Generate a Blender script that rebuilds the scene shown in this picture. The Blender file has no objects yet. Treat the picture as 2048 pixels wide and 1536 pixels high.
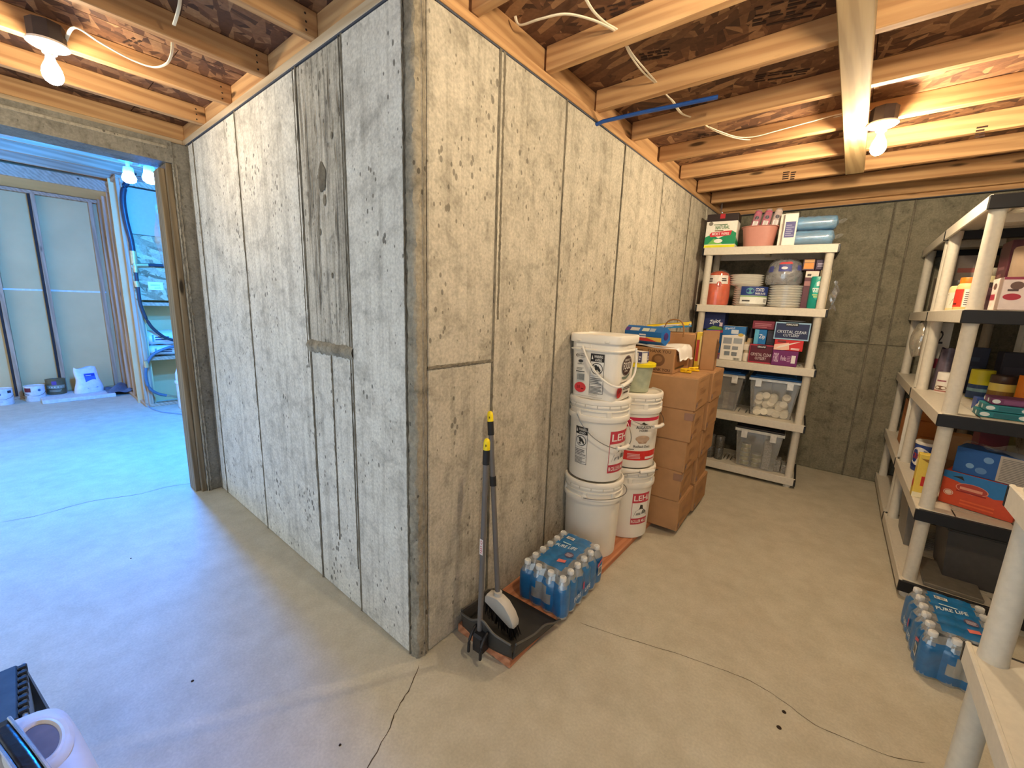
import bpy, math, random
from mathutils import Matrix, Vector
random.seed(7)
S = bpy.context.scene
COL = S.collection
PI = math.pi

# ------------------------------------------------------------------ camera, world, exposure
F_PX, YAW, PITCH, ROLL = 825.53, 0.677931, 0.189156, 0.036124
CAM = Vector((1.10833, -0.85888, 1.36))
_fw = Vector((-math.sin(YAW)*math.cos(PITCH), math.cos(YAW)*math.cos(PITCH), -math.sin(PITCH)))
_r = _fw.cross(Vector((0, 0, 1))).normalized(); _u = _r.cross(_fw)
RV = _r*math.cos(ROLL) + _u*math.sin(ROLL); UV = -_r*math.sin(ROLL) + _u*math.cos(ROLL)
cd = bpy.data.cameras.new('camera'); cam = bpy.data.objects.new('camera', cd); COL.objects.link(cam)
cd.sensor_width = 36; cd.lens = F_PX/2048*36; cd.clip_start = .02
cam.matrix_world = Matrix(((RV.x, UV.x, -_fw.x, CAM.x), (RV.y, UV.y, -_fw.y, CAM.y), (RV.z, UV.z, -_fw.z, CAM.z), (0, 0, 0, 1)))
S.camera = cam
w = bpy.data.worlds.new('world'); S.world = w; w.use_nodes = True
w.node_tree.nodes['Background'].inputs[0].default_value = (.82, .94, 1, 1)
w.node_tree.nodes['Background'].inputs[1].default_value = 1.2
S.view_settings.view_transform = 'Standard'; S.view_settings.look = 'None'
S.view_settings.exposure = 0.32; S.view_settings.gamma = 1; S.view_settings.use_curve_mapping = False
BULB_POWER, BULB_RIGHT, BULB_NEAR, LED_POWER = 280, 830, 700, 4100

def ray(x, y): return RV*((x-1024)/F_PX) - UV*((y-768)/F_PX) + _fw
def at(x, y, ax, v):
    d = ray(x, y); i = 'xyz'.index(ax); return CAM + d*((v-CAM[i])/d[i])
def at_local(M, x, y, ax, v):
    Mi = M.inverted(); o = Mi @ CAM; d = Mi.to_3x3() @ ray(x, y); i = 'xyz'.index(ax); return o + d*((v-o[i])/d[i])

# ------------------------------------------------------------------ materials
def lin(c):
    return tuple(((v/255)/12.92 if v/255 <= .04045 else (((v/255)+.055)/1.055)**2.4) for v in c) + (1,)
MATS = {}
class NT:
    def __init__(s, name):
        s.m = bpy.data.materials.new(name); s.m.use_nodes = True; s.t = s.m.node_tree
        s.b = s.t.nodes['Principled BSDF']; s.out = s.t.nodes['Material Output']
    def n(s, typ, ins=None, **kw):
        nd = s.t.nodes.new(typ)
        for k, v in kw.items(): setattr(nd, k, v)
        for k, v in (ins or {}).items():
            if isinstance(v, bpy.types.NodeSocket): s.t.links.new(v, nd.inputs[k])
            else: nd.inputs[k].default_value = v
        return nd
    def link(s, a, b): s.t.links.new(a, b)
    def coords(s, scale=(1, 1, 1), rot=(0, 0, 0), shift=True):
        c = s.n('ShaderNodeTexCoord').outputs['Object']
        if shift:
            r = s.n('ShaderNodeObjectInfo').outputs['Random']
            m = s.n('ShaderNodeMath', {0: r, 1: 37.0}, operation='MULTIPLY').outputs[0]
            c = s.n('ShaderNodeVectorMath', {0: c, 1: m}, operation='ADD').outputs[0]
        mp = s.n('ShaderNodeMapping', {'Vector': c}); mp.inputs['Scale'].default_value = scale; mp.inputs['Rotation'].default_value = rot
        return mp.outputs[0]
    def noise(s, vec, scale, detail=4, rough=.55, dist=0):
        return s.n('ShaderNodeTexNoise', {'Vector': vec, 'Scale': scale, 'Detail': detail, 'Roughness': rough, 'Distortion': dist}).outputs['Fac']
    def ramp(s, fac, stops, interp='LINEAR'):
        r = s.n('ShaderNodeValToRGB', {'Fac': fac}); cr = r.color_ramp; cr.interpolation = interp
        while len(cr.elements) < len(stops): cr.elements.new(.5)
        for e, (p, c) in zip(cr.elements, stops): e.position = p; e.color = c if len(c) == 4 else lin(c)
        return r.outputs['Color']
    def mix(s, fac, a, b, blend='MIX'):
        nd = s.n('ShaderNodeMix', data_type='RGBA', blend_type=blend)
        for i, v in ((0, fac), (6, a), (7, b)):
            if isinstance(v, bpy.types.NodeSocket): s.link(v, nd.inputs[i])
            else: nd.inputs[i].default_value = v
        return nd.outputs[2]
    def bump(s, h, strength=.3, dist=.01):
        b = s.n('ShaderNodeBump', {'Height': h, 'Strength': strength, 'Distance': dist}); s.link(b.outputs[0], s.b.inputs['Normal'])
    def base(s, c): s.link(c, s.b.inputs['Base Color'])
W1 = (1, 1, 1, 1); K0 = (0, 0, 0, 1)

def plain(name, col, rough=.55, metal=0, var=.12, scale=30, bump=0, spec=.4):
    if name in MATS: return MATS[name]
    t = NT(name); c = lin(col)
    d = tuple(v*(1-var) for v in c[:3])+(1,); e = tuple(min(1, v*(1+var)) for v in c[:3])+(1,)
    nz = t.noise(t.coords(), scale, 3)
    t.base(t.ramp(nz, [(.3, d), (.7, e)]))
    t.b.inputs['Roughness'].default_value = rough; t.b.inputs['Metallic'].default_value = metal
    t.b.inputs['Specular IOR Level'].default_value = spec
    if bump: t.bump(nz, bump, .004)
    MATS[name] = t.m; return t.m
def ink(col, rough=.5):
    return plain('ink_%d_%d_%d' % tuple(col), col, rough, var=.04, scale=60)
def concrete(name, light, dark, streak=.35, pits=.5, grain=0, tint=None):
    t = NT(name); v = t.coords()
    big = t.noise(v, 2.2, 5, .6); mid = t.noise(v, 11, 5, .65, .6); fine = t.noise(v, 90, 3, .6)
    c = t.ramp(big, [(.3, dark), (.72, light)])
    c = t.mix(.55, c, t.ramp(mid, [(.3, tuple(x*.8 for x in dark)), (.5, light), (.75, tuple(min(255, x*1.09) for x in light))]), 'MIX')
    c = t.mix(.35, c, t.ramp(fine, [(.3, (90, 90, 90)), (.7, (255, 255, 255))]), 'MULTIPLY')
    sv = t.coords((24, 24, .9)); st = t.noise(sv, 1, 4, .7)
    c = t.mix(streak, c, t.ramp(st, [(.34, (140, 135, 126)), (.52, (255, 255, 255))]), 'MULTIPLY')
    pv = t.coords((1, 1, .6)); vo = t.n('ShaderNodeTexVoronoi', {'Vector': pv, 'Scale': 40}); 
    rad = t.n('ShaderNodeMath', {0: t.noise(pv, 5.5, 3, .7), 1: .455}, operation='SUBTRACT').outputs[0]
    rad = t.n('ShaderNodeMath', {0: rad, 1: 1.35}, operation='MULTIPLY').outputs[0]
    d = t.n('ShaderNodeMath', {0: vo.outputs['Distance'], 1: rad}, operation='SUBTRACT').outputs[0]
    pm = t.ramp(d, [(.0, W1), (.05, K0)])
    c = t.mix(t.n('ShaderNodeMath', {0: t.n('ShaderNodeRGBToBW', {0: pm}).outputs[0], 1: pits}, operation='MULTIPLY').outputs[0], c, lin((76, 70, 60)))
    h = t.n('ShaderNodeMath', {0: mid, 1: t.n('ShaderNodeRGBToBW', {0: pm}).outputs[0]}, operation='SUBTRACT').outputs[0]
    if grain:
        gv = t.coords((46, 46, 1.6)); g = t.noise(gv, 1, 6, .75, .9)
        gm = t.ramp(g, [(.38, (70, 64, 56)), (.5, (235, 232, 225)), (.62, (255, 255, 255))])
        c = t.mix(grain, c, gm, 'MULTIPLY'); h = t.n('ShaderNodeMath', {0: h, 1: g}, operation='ADD').outputs[0]
    t.base(c); t.b.inputs['Roughness'].default_value = .85; t.b.inputs['Specular IOR Level'].default_value = .25
    t.bump(h, .35, .006); MATS[name] = t.m; return t.m
def wood(name, light, dark, ring=9):
    t = NT(name); v = t.coords((1.2, 22, 22)); n1 = t.noise(v, 1, 4, .6, .5)
    w_ = t.n('ShaderNodeTexWave', {'Vector': t.coords((.5, 9, 9)), 'Scale': 1.6, 'Distortion': 5, 'Detail': 3, 'Detail Scale': 1.2}, bands_direction='DIAGONAL').outputs['Fac']
    k = t.n('ShaderNodeTexVoronoi', {'Vector': t.coords((2.1, 9, 9)), 'Scale': 1.0}).outputs['Distance']
    c = t.ramp(n1, [(.3, dark), (.7, light)])
    c = t.mix(.38, c, t.ramp(w_, [(.2, dark), (.6, light), (1, tuple(min(255, x*1.08) for x in light))]))
    c = t.mix(t.ramp(k, [(.07, W1), (.13, K0)]), c, lin(tuple(x*.55 for x in dark)))
    rnd = t.n('ShaderNodeObjectInfo').outputs['Random']
    c = t.mix(.35, c, t.ramp(rnd, [(0, (190, 180, 170)), (1, (255, 255, 255))]), 'MULTIPLY')
    t.base(c); t.b.inputs['Roughness'].default_value = .7; t.b.inputs['Specular IOR Level'].default_value = .25
    t.bump(n1, .2, .003); MATS[name] = t.m; return t.m
def osb(name, cols, sc=1.0, vert=False):
    t = NT(name); lay = []
    for i, (rz, o) in enumerate(((.3, 0), (1.35, 3.1), (2.5, 7.7))):
        mp_ = t.n('ShaderNodeMapping', {'Vector': t.coords((1, 1, 1), (0, 0, rz) if not vert else (rz, 0, 0))}); mp_.inputs['Scale'].default_value = (9*sc, 36*sc, 9) if not vert else (9, 9*sc, 36*sc); v = mp_.outputs[0]; nz = t.n('ShaderNodeTexNoise', {'Vector': v, 'Scale': .5, 'Detail': 2}).outputs['Color']
        v = t.mix(.16, v, nz); vo = t.n('ShaderNodeTexVoronoi', {'Vector': v, 'Scale': 1.0})
        lay.append(t.n('ShaderNodeSeparateColor', {0: vo.outputs['Color']}).outputs[0])
    a = t.mix(t.ramp(lay[1], [(.45, K0), (.46, W1)]), lay[2], t.ramp(lay[1], [(.45, K0), (1, W1)])); a = t.mix(t.ramp(lay[0], [(.5, K0), (.51, W1)]), a, t.ramp(lay[0], [(.5, K0), (1, W1)]))
    f = t.n('ShaderNodeRGBToBW', {0: a}).outputs[0]
    c = t.ramp(f, [(0, cols[0]), (.35, cols[1]), (.7, cols[2]), (1, cols[3])])
    c = t.mix(.4, c, t.ramp(t.noise(t.coords((60, 60, 60)), 1, 3), [(.3, (150, 140, 130)), (.7, (255, 255, 255))]), 'MULTIPLY')
    t.base(c); t.b.inputs['Roughness'].default_value = .75; t.bump(f, .25, .003); MATS[name] = t.m; return t.m
def sheer(name, col, opacity=.35, rough=.12, gloss=.12):
    t = NT(name); tr = t.n('ShaderNodeBsdfTransparent', {'Color': (1, 1, 1, 1)})
    df = t.b; df.inputs['Base Color'].default_value = lin(col); df.inputs['Roughness'].default_value = rough
    nz = t.noise(t.coords((14, 14, 14)), 1, 4, .6, .8); t.bump(nz, .5, .006)
    f = t.ramp(nz, [(.35, (opacity*.8,)*3+(1,)), (.7, (min(1, opacity*1.25),)*3+(1,))])
    mx = t.n('ShaderNodeMixShader', {0: t.n('ShaderNodeRGBToBW', {0: f}).outputs[0]}); t.link(tr.outputs[0], mx.inputs[1]); t.link(df.outputs[0], mx.inputs[2])
    gl = t.n('ShaderNodeBsdfGlossy', {'Roughness': .08, 'Color': (1, 1, 1, 1)}); m2 = t.n('ShaderNodeMixShader', {0: gloss}); t.link(mx.outputs[0], m2.inputs[1]); t.link(gl.outputs[0], m2.inputs[2])
    t.link(m2.outputs[0], t.out.inputs[0]); MATS[name] = t.m; return t.m
def glow(name, col, strength):
    t = NT(name); t.b.inputs['Base Color'].default_value = (.9, .9, .9, 1); t.b.inputs['Emission Color'].default_value = col; t.b.inputs['Emission Strength'].default_value = strength
    nz = t.noise(t.coords(), 20, 2); t.link(t.ramp(nz, [(0, tuple(x*.97 for x in col[:3])+(1,)), (1, col)]), t.b.inputs['Emission Color'])
    MATS[name] = t.m; return t.m

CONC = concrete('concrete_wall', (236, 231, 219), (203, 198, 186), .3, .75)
CONCW = concrete('concrete_panel', (208, 199, 180), (176, 167, 148), .28, .6)
CONCB = concrete('concrete_board_marked', (222, 215, 200), (176, 169, 156), .3, .6, .6)
CONCD = concrete('concrete_seam', (140, 131, 114), (98, 91, 78), .4, .5)
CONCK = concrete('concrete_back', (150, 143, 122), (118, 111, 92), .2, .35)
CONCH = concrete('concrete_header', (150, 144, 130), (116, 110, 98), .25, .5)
CONCR = concrete('concrete_rough', (176, 166, 146), (134, 125, 108), .3, .8)
FLOOR = None
def floor_mat():
    t = NT('concrete_floor'); v = t.coords(shift=False)
    a = t.noise(v, 1.3, 6, .6, .5); b = t.noise(v, 9, 5, .65); f = t.noise(v, 120, 3)
    c = t.ramp(a, [(.3, (194, 185, 163)), (.7, (212, 204, 183))])
    c = t.mix(.4, c, t.ramp(b, [(.3, (178, 170, 148)), (.6, (216, 209, 190)), (.78, (228, 222, 206))]))
    c = t.mix(.18, c, t.ramp(f, [(.3, (120, 120, 120)), (.7, (255, 255, 255))]), 'MULTIPLY')
    t.base(c); t.b.inputs['Roughness'].default_value = .62; t.b.inputs['Specular IOR Level'].default_value = .3
    t.bump(b, .15, .006); MATS['concrete_floor'] = t.m; return t.m
FLOOR = floor_mat()
JOIST = wood('joist_wood', (212, 170, 120), (174, 127, 84))
PLATE = wood('sill_plate_wood', (214, 196, 168), (184, 160, 128))
STUD = wood('stud_wood', (206, 176, 146), (170, 138, 108))
BUCK = wood('door_buck_wood', (150, 132, 104), (104, 88, 64))
LUMBER = wood('lumber_wood', (214, 150, 112), (172, 106, 72))
OSB = osb('subfloor_strand_board', ((70, 44, 30), (106, 70, 47), (136, 96, 66), (170, 130, 92)))
OSBP = osb('pale_strand_board', ((120, 98, 66), (160, 138, 100), (190, 168, 128), (210, 190, 150)), .8, True)
GREYP = plain('grey_shelf_plastic', (214, 206, 190), .5, var=.05, scale=60)
BLACKP = plain('black_cap_plastic', (26, 26, 30), .45, var=.1)
WHITEP = plain('white_bucket_plastic', (238, 232, 220), .4, var=.02, scale=12)
KRAFT = plain('kraft_cardboard', (176, 134, 94), .8, var=.07, scale=14, spec=.15)
KRAFTD = plain('kraft_edge', (124, 90, 60), .85, var=.1, scale=20, spec=.15)
TAPE = plain('packing_tape', (150, 112, 88), .3, var=.06)
WIRE = plain('steel_wire', (150, 150, 150), .3, 1, .05)
CABLE = plain('cable_white', (238, 226, 200), .5, var=.04)
CLEAR = sheer('clear_plastic', (225, 228, 230), .22)
CLEARB = sheer('clear_bottle', (205, 215, 220), .34, .1, .16)
TOTE = sheer('clear_tote_plastic', (200, 200, 196), .30, .3, .06)
BLUEF = sheer('blue_printed_film', (16, 112, 176), .93, .28, .05)
CAPW = plain('white_cap_plastic', (232, 232, 230), .35, var=.03)

# ------------------------------------------------------------------ mesh helpers
class MB:
    def __init__(s): s.v = []; s.f = []
    def add(s, vs, fs, M=None):
        o = len(s.v)
        s.v += [tuple(M @ Vector(p)) if M else tuple(p) for p in vs]; s.f += [tuple(i+o for i in f) for f in fs]; return s
    def box(s, x0, x1, y0, y1, z0, z1, b=0, M=None):
        if b <= 0:
            vs = [(x, y, z) for z in (z0, z1) for y in (y0, y1) for x in (x0, x1)]
            return s.add(vs, [(0, 2, 3, 1), (4, 5, 7, 6), (0, 1, 5, 4), (2, 6, 7, 3), (0, 4, 6, 2), (1, 3, 7, 5)], M)
        b = min(b, (x1-x0)*.45, (y1-y0)*.45, (z1-z0)*.45); vs = []; idx = {}
        X, Y, Z = (x0, x1), (y0, y1), (z0, z1)
        for i in (0, 1):
            for j in (0, 1):
                for k in (0, 1):
                    sx, sy, sz = (1-2*i)*b, (1-2*j)*b, (1-2*k)*b
                    for a, p in enumerate(((X[i], Y[j]+sy, Z[k]+sz), (X[i]+sx, Y[j], Z[k]+sz), (X[i]+sx, Y[j]+sy, Z[k]))):
                        idx[i, j, k, a] = len(vs); vs.append(p)
        fs = []
        for i in (0, 1):
            q = [idx[i, j, k, 0] for j, k in ((0, 0), (1, 0), (1, 1), (0, 1))]; fs.append(tuple(q if i else q[::-1]))
            q = [idx[j, i, k, 1] for j, k in ((0, 0), (0, 1), (1, 1), (1, 0))]; fs.append(tuple(q if i else q[::-1]))
            q = [idx[j, k, i, 2] for j, k in ((0, 0), (1, 0), (1, 1), (0, 1))]; fs.append(tuple(q if i else q[::-1]))
        for i in (0, 1):
            for j in (0, 1):
                fs.append((idx[i, j, 0, 0], idx[i, j, 1, 0], idx[i, j, 1, 1], idx[i, j, 0, 1]))
                fs.append((idx[i, 0, j, 0], idx[i, 1, j, 0], idx[i, 1, j, 2], idx[i, 0, j, 2]))
                fs.append((idx[0, i, j, 1], idx[1, i, j, 1], idx[1, i, j, 2], idx[0, i, j, 2]))
                for k in (0, 1): fs.append((idx[i, j, k, 0], idx[i, j, k, 1], idx[i, j, k, 2]))
        return s.add(vs, fs, M)
    def lathe(s, prof, n=32, c=(0, 0, 0), M=None, caps=True, sq=None):
        vs = []; fs = []
        for r, z in prof:
            for i in range(n):
                a = 2*PI*i/n
                if sq:
                    ca, sa = math.cos(a), math.sin(a); k = (abs(ca)**sq + abs(sa)**sq)**(-1/sq); vs.append((c[0]+r*k*ca, c[1]+r*k*sa, c[2]+z))
                else: vs.append((c[0]+r*math.cos(a), c[1]+r*math.sin(a), c[2]+z))
        for k in range(len(prof)-1):
            for i in range(n):
                j = (i+1) % n; fs.append((k*n+i, k*n+j, (k+1)*n+j, (k+1)*n+i))
        if caps:
            fs.append(tuple(range(n))[::-1]); fs.append(tuple((len(prof)-1)*n+i for i in range(n)))
        return s.add(vs, fs, M)
    def tube(s, pts, r, n=8, M=None, flat=1.0, up=(0, 0, 1)):
        P = [Vector(p) for p in pts]; vs = []; fs = []
        for i, p in enumerate(P):
            t = (P[min(i+1, len(P)-1)] - P[max(i-1, 0)]).normalized(); u = Vector(up)
            if abs(t.dot(u)) > .95: u = Vector((1, 0, 0))
            a = t.cross(u).normalized(); b = t.cross(a).normalized()
            rr = r[i] if isinstance(r, (list, tuple)) else r
            for k in range(n):
                q = 2*PI*k/n; vs.append(p + a*rr*math.cos(q) + b*rr*flat*math.sin(q))
        for i in range(len(P)-1):
            for k in range(n):
                j = (k+1) % n; fs.append((i*n+k, i*n+j, (i+1)*n+j, (i+1)*n+k))
        fs.append(tuple(range(n))[::-1]); fs.append(tuple((len(P)-1)*n+k for k in range(n)))
        return s.add(vs, fs, M)
    def prism(s, poly, h0, h1, M=None):
        n = len(poly); vs = [(x, y, h0) for x, y in poly] + [(x, y, h1) for x, y in poly]
        fs = [tuple(range(n))[::-1], tuple(range(n, 2*n))] + [(i, (i+1) % n, n+(i+1) % n, n+i) for i in range(n)]
        return s.add(vs, fs, M)
    def grid(s, fn, nu, nv, wrap=False, keep=None):
        vs = [fn(i/nu, j/nv) for j in range(nv+1) for i in range(nu + (0 if wrap else 1))]; W = nu if wrap else nu+1; fs = []
        for j in range(nv):
            for i in range(nu):
                if keep and not keep((i+.5)/nu, (j+.5)/nv): continue
                fs.append((j*W+i, j*W+(i+1) % W, (j+1)*W+(i+1) % W, (j+1)*W+i))
        return s.add(vs, fs)
    def mesh(s, name, mat, smooth=False):
        me = bpy.data.meshes.new(name); me.from_pydata([tuple(v) for v in s.v], [], s.f); me.update()
        if mat: me.materials.append(mat)
        if smooth:
            me.polygons.foreach_set('use_smooth', [True]*len(me.polygons))
            try: me.set_sharp_from_angle(angle=.7)
            except Exception: pass
        return me
    def build(s, name, mat, parent=None, smooth=False, M=None):
        return obj(name, s.mesh(name, mat, smooth), parent, M)
def obj(name, me, parent=None, M=None):
    o = bpy.data.objects.new(name, me); COL.objects.link(o)
    if parent: o.parent = parent
    if M: o.matrix_local = M
    return o
def tag(o, label=None, cat=None, group=None, kind=None):
    if label: o['label'] = label
    if cat: o['category'] = cat
    if group: o['group'] = group
    if kind: o['kind'] = kind
    return o
def thing(name, label, cat, M=None, group=None):
    o = bpy.data.objects.new(name, None); o.empty_display_size = .05; COL.objects.link(o)
    if M is not None: o.matrix_world = M
    return tag(o, label, cat, group)
def struct(name, b, mat, smooth=False):
    o = b.build(name, mat, None, smooth); o['kind'] = 'structure'; return o
def T(x, y, z=0, rz=0): return Matrix.Translation((x, y, z)) @ Matrix.Rotation(rz, 4, 'Z')
def box(*a, **k): return MB().box(*a, **k)
def arc(p, q, sag, n=10, up=(0, 0, -1)):
    p, q, u = Vector(p), Vector(q), Vector(up)
    return [p.lerp(q, i/n) + u*sag*4*(i/n)*(1-i/n) for i in range(n+1)]
def smooth_path(pts, k=6):
    P = [Vector(p) for p in pts]; out = []
    for i in range(len(P)-1):
        a, b, c, d = P[max(i-1, 0)], P[i], P[i+1], P[min(i+2, len(P)-1)]
        for j in range(k):
            t = j/k; out.append(.5*((2*b) + (c-a)*t + (2*a-5*b+4*c-d)*t*t + (3*b-a-3*c+d)*t**3))
    return out + [P[-1]]

# flat print: rectangles, discs and lettering laid on a face, a fraction of a millimetre proud
TXT = {}
def text_geo(s):
    if s not in TXT:
        cu = bpy.data.curves.new('t', 'FONT'); cu.body = s; cu.resolution_u = 2; cu.offset = .012
        o = bpy.data.objects.new('t', cu); me = bpy.data.meshes.new_from_object(o)
        vs = [(v.co.x, v.co.y) for v in me.vertices]; fs = [tuple(p.vertices) for p in me.polygons]
        bpy.data.objects.remove(o); bpy.data.curves.remove(cu); bpy.data.meshes.remove(me)
        x0, x1 = min(v[0] for v in vs), max(v[0] for v in vs); y0, y1 = min(v[1] for v in vs), max(v[1] for v in vs)
        TXT[s] = ([((x-x0)/(x1-x0)-.5, (y-y0)/max(1e-6, y1-y0)-.5) for x, y in vs], fs)
    return TXT[s]
class Print:
    """fn(u, v, layer_offset) -> local point; u, v run 0..1 over the face"""
    def __init__(s, fn): s.fn = fn; s.p = {}; s.l = 0
    def _mb(s, k, col): return s.p.setdefault((k, tuple(col)), MB())
    def off(s): s.l += 1; return .0006 + .00022*s.l
    def rect(s, u0, v0, u1, v1, col, n=8):
        o = s.off(); s._mb('printed_panel', col).grid(lambda a, b: s.fn(u0+(u1-u0)*a, v0+(v1-v0)*b, o), n, 2); return s
    def disc(s, cu, cv, ru, rv, col, n=24):
        o = s.off(); vs = [s.fn(cu+ru*math.cos(2*PI*i/n), cv+rv*math.sin(2*PI*i/n), o) for i in range(n)]
        s._mb('printed_panel', col).add([s.fn(cu, cv, o)]+vs, [(0, 1+i, 1+(i+1) % n) for i in range(n)]); return s
    def ring(s, cu, cv, ru, rv, col, t=.15, n=28):
        o = s.off(); vs = [s.fn(cu+ru*k*math.cos(2*PI*i/n), cv+rv*k*math.sin(2*PI*i/n), o) for k in (1-t, 1) for i in range(n)]
        s._mb('printed_panel', col).add(vs, [(i, (i+1) % n, n+(i+1) % n, n+i) for i in range(n)]); return s
    def poly(s, pts, col):
        o = s.off(); s._mb('printed_panel', col).add([s.fn(u, v, o) for u, v in pts], [tuple(range(len(pts)))]); return s
    def text(s, t, cu, cv, w, h, col, slant=0):
        o = s.off(); vs, fs = text_geo(t)
        s._mb('lettering', col).add([s.fn(cu+x*w, cv+y*h+x*slant, o) for x, y in vs], fs); return s
    def scrawl(s, cu, cv, w, h, col, slant=0):
        return s.lines(cu-w/2, cv-h/2, cu+w/2, cv+h/2, 1 if h < .2 else 2, col, .6)
    def lines(s, u0, v0, u1, v1, n, col, fill=.45):
        o = s.off(); m = s._mb('printed_lines', col); h = (v1-v0)/n
        for i in range(n):
            e = u1 - (u1-u0)*random.choice((0, .05, .12, .3)); a = v0+h*i
            m.grid(lambda x, y: s.fn(u0+(e-u0)*x, a+h*fill*y, o), 4, 1)
        return s
    def barcode(s, u0, v0, u1, v1, col=(30, 30, 30), bg=(240, 240, 235)):
        s.rect(u0, v0, u1, v1, bg, 3); o = s.off(); m = s._mb('printed_lines', col); n = 14
        for i in range(n):
            a = u0+(u1-u0)*(.08+.84*i/n); b = a+(u1-u0)*.84/n*random.choice((.35, .55, .7)); c0 = v0+(v1-v0)*.12; c1 = v1-(v1-v0)*.1
            m.grid(lambda x, y: s.fn(a+(b-a)*x, c0+(c1-c0)*y, o), 1, 1)
        return s
    def done(s, parent):
        for (k, c), m in s.p.items():
            if m.v: m.build(k, ink(c), parent)
def face(kind, w, d, h):
    if kind == 'front': return lambda u, v, o: (u*w, -o, v*h)
    if kind == 'side': return lambda u, v, o: (w+o, u*d, v*h)
    if kind == 'left': return lambda u, v, o: (-o, d-u*d, v*h)
    if kind == 'top': return lambda u, v, o: (u*w, v*d, h+o)
def cylface(r0, r1, z0, z1, az, arc_w):
    def fn(u, v, o):
        z = z0+(z1-z0)*v; r = r0+(r1-r0)*v+o; a = az + (u-.5)*arc_w; return (r*math.cos(a), r*math.sin(a), z)
    return fn
def carton(name, label, cat, M, size, col, front=None, side=None, top=None, left=None, group=None, mat=None, bev=.002):
    w_, d, h = size; t = thing(name, label, cat, M, group)
    box(0, w_, 0, d, 0, h, b=bev).build('body', mat or ink(col), t)
    for k, f in (('front', front), ('side', side), ('top', top), ('left', left)):
        if f:
            p = Print(face(k, w_, d, h)); f(p); p.done(t)
    return t

# ------------------------------------------------------------------ the setting
def alongY(x, y0, z): return T(x, y0, z, PI/2)
HC = 2.252; YB = 3.64; XR = 2.03; DZ = 2.38
fl = struct('floor', box(-7.1, XR+.2, -2.8, YB+.1, -.12, 0), FLOOR)
def crack(pts, wd, name='crack'):
    P = smooth_path(pts, 5); Q = []
    for i, p in enumerate(P):
        t = (P[min(i+1, len(P)-1)]-P[max(i-1, 0)]).normalized(); n = Vector((-t.y, t.x, 0)); j = random.uniform(-1, 1)*wd*1.3
        k = wd*random.uniform(.35, 1)*(1 if 0 < i < len(P)-1 else .2); Q.append((p+n*(j+k), p+n*(j-k)))
    m = MB(); vs = [q for pr in Q for q in pr]
    m.add([(v.x, v.y, .0006) for v in vs], [(2*i, 2*i+1, 2*i+3, 2*i+2) for i in range(len(Q)-1)])
    return m.build(name, plain('crack_shadow', (84, 72, 58), .95, var=.2, spec=.05), fl)
def flr(*ps): return [at(x, y, 'z', 0) for x, y in ps]
crack(flr((838, 1330), (822, 1375), (795, 1415), (780, 1455), (735, 1536), (705, 1575)), .0026)
crack(flr((1160, 1245), (1230, 1270), (1340, 1303), (1420, 1330), (1500, 1362), (1570, 1405), (1630, 1450), (1700, 1480), (1780, 1512), (1850, 1526)), .0013)
crack(flr((0, 1045), (80, 1030), (180, 1003), (270, 990), (330, 975), (388, 966)), .0022)
for x, y, r in ((1568, 1424, .007), (1558, 1455, .008), (680, 1490, .004), (385, 1362, .005), (262, 1117, .004)):
    p = at(x, y, 'z', 0); MB().lathe([(r, 0), (r*.8, .0022), (r*.3, .003)], 9, tuple(p)).build('debris_speck', plain('dark_speck', (52, 38, 26), .9), fl)

# ---- concrete block: left face (y = 0) and right face (x = 0)
def panel(parent, x0, x1, z0, z1, plane, mat, nm='form_panel', dp=.012):
    b = random.uniform(-.0022, .0022)
    if plane == 'y': m = box(x0, x1, -b*0+b, dp+.004, z0, z1, b=.004)
    elif plane == 'x': m = box(-dp-.004, b, x0, x1, z0, z1, b=.004)
    elif plane == 'back': m = box(x0, x1, YB+b-.0, YB+dp+.004, z0, z1, b=.004)
    return m.build(nm, mat, parent)
def seam(parent, p, z0, z1, plane, wd, rough=.0035, nm='form_seam'):
    """a ragged fin of concrete squeezed out between two form panels"""
    def fn(u, v):
        z = z0+(z1-z0)*v; k = math.sin(PI*u)
        j = random.uniform(-.25, .25)*wd
        h = .001 + k*(rough*random.uniform(.2, 1.6)); a = p+(u-.5)*wd+j*(1 if 0 < u < 1 else .4)
        if plane == 'y': return (a, -h+.001, z)
        if plane == 'x': return (h-.001, a, z)
        return (a, YB-h+.001, z)
    m = MB(); m.grid(fn, 4, 80); return m.build(nm, CONCD, parent)
wl = struct('wall_left', box(-2.22, -.04, .012, .26, 0, HC), CONC)
g = .004
for x0, x1, z0, z1, mt in ((-2.215, -1.41, 0, HC, CONC), (-1.41, -.742, 0, HC, CONC), (-.742, -.392, 1.158, HC, CONCB), (-.742, -.392, 0, 1.158, CONC), (-.392, -.048, 0, HC, CONC)):
    panel(wl, x0+g, x1-g, z0+.002, z1-.002, 'y', mt)
for p, wd in ((-1.41, .011), (-.742, .016), (-.392, .014)): seam(wl, p, 0, HC, 'y', wd)
seam(wl, -.765, 1.05, HC, 'y', .008, .002); seam(wl, -.41, .2, HC, 'y', .007, .002); seam(wl, -2.10, 0, HC, 'y', .014, .003)
seam(wl, -.56, .28, 1.13, 'y', .010, .003)
def ledge(u, v):
    x = -.752+.37*u; s_ = math.sin(PI*v)
    return (x, -.001-s_*.013*random.uniform(.5, 1.2), 1.125+.052*v+random.uniform(-.004, .004))
m = MB(); m.grid(ledge, 34, 6); m.build('concrete_ledge', CONCR, wl, True)
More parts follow.
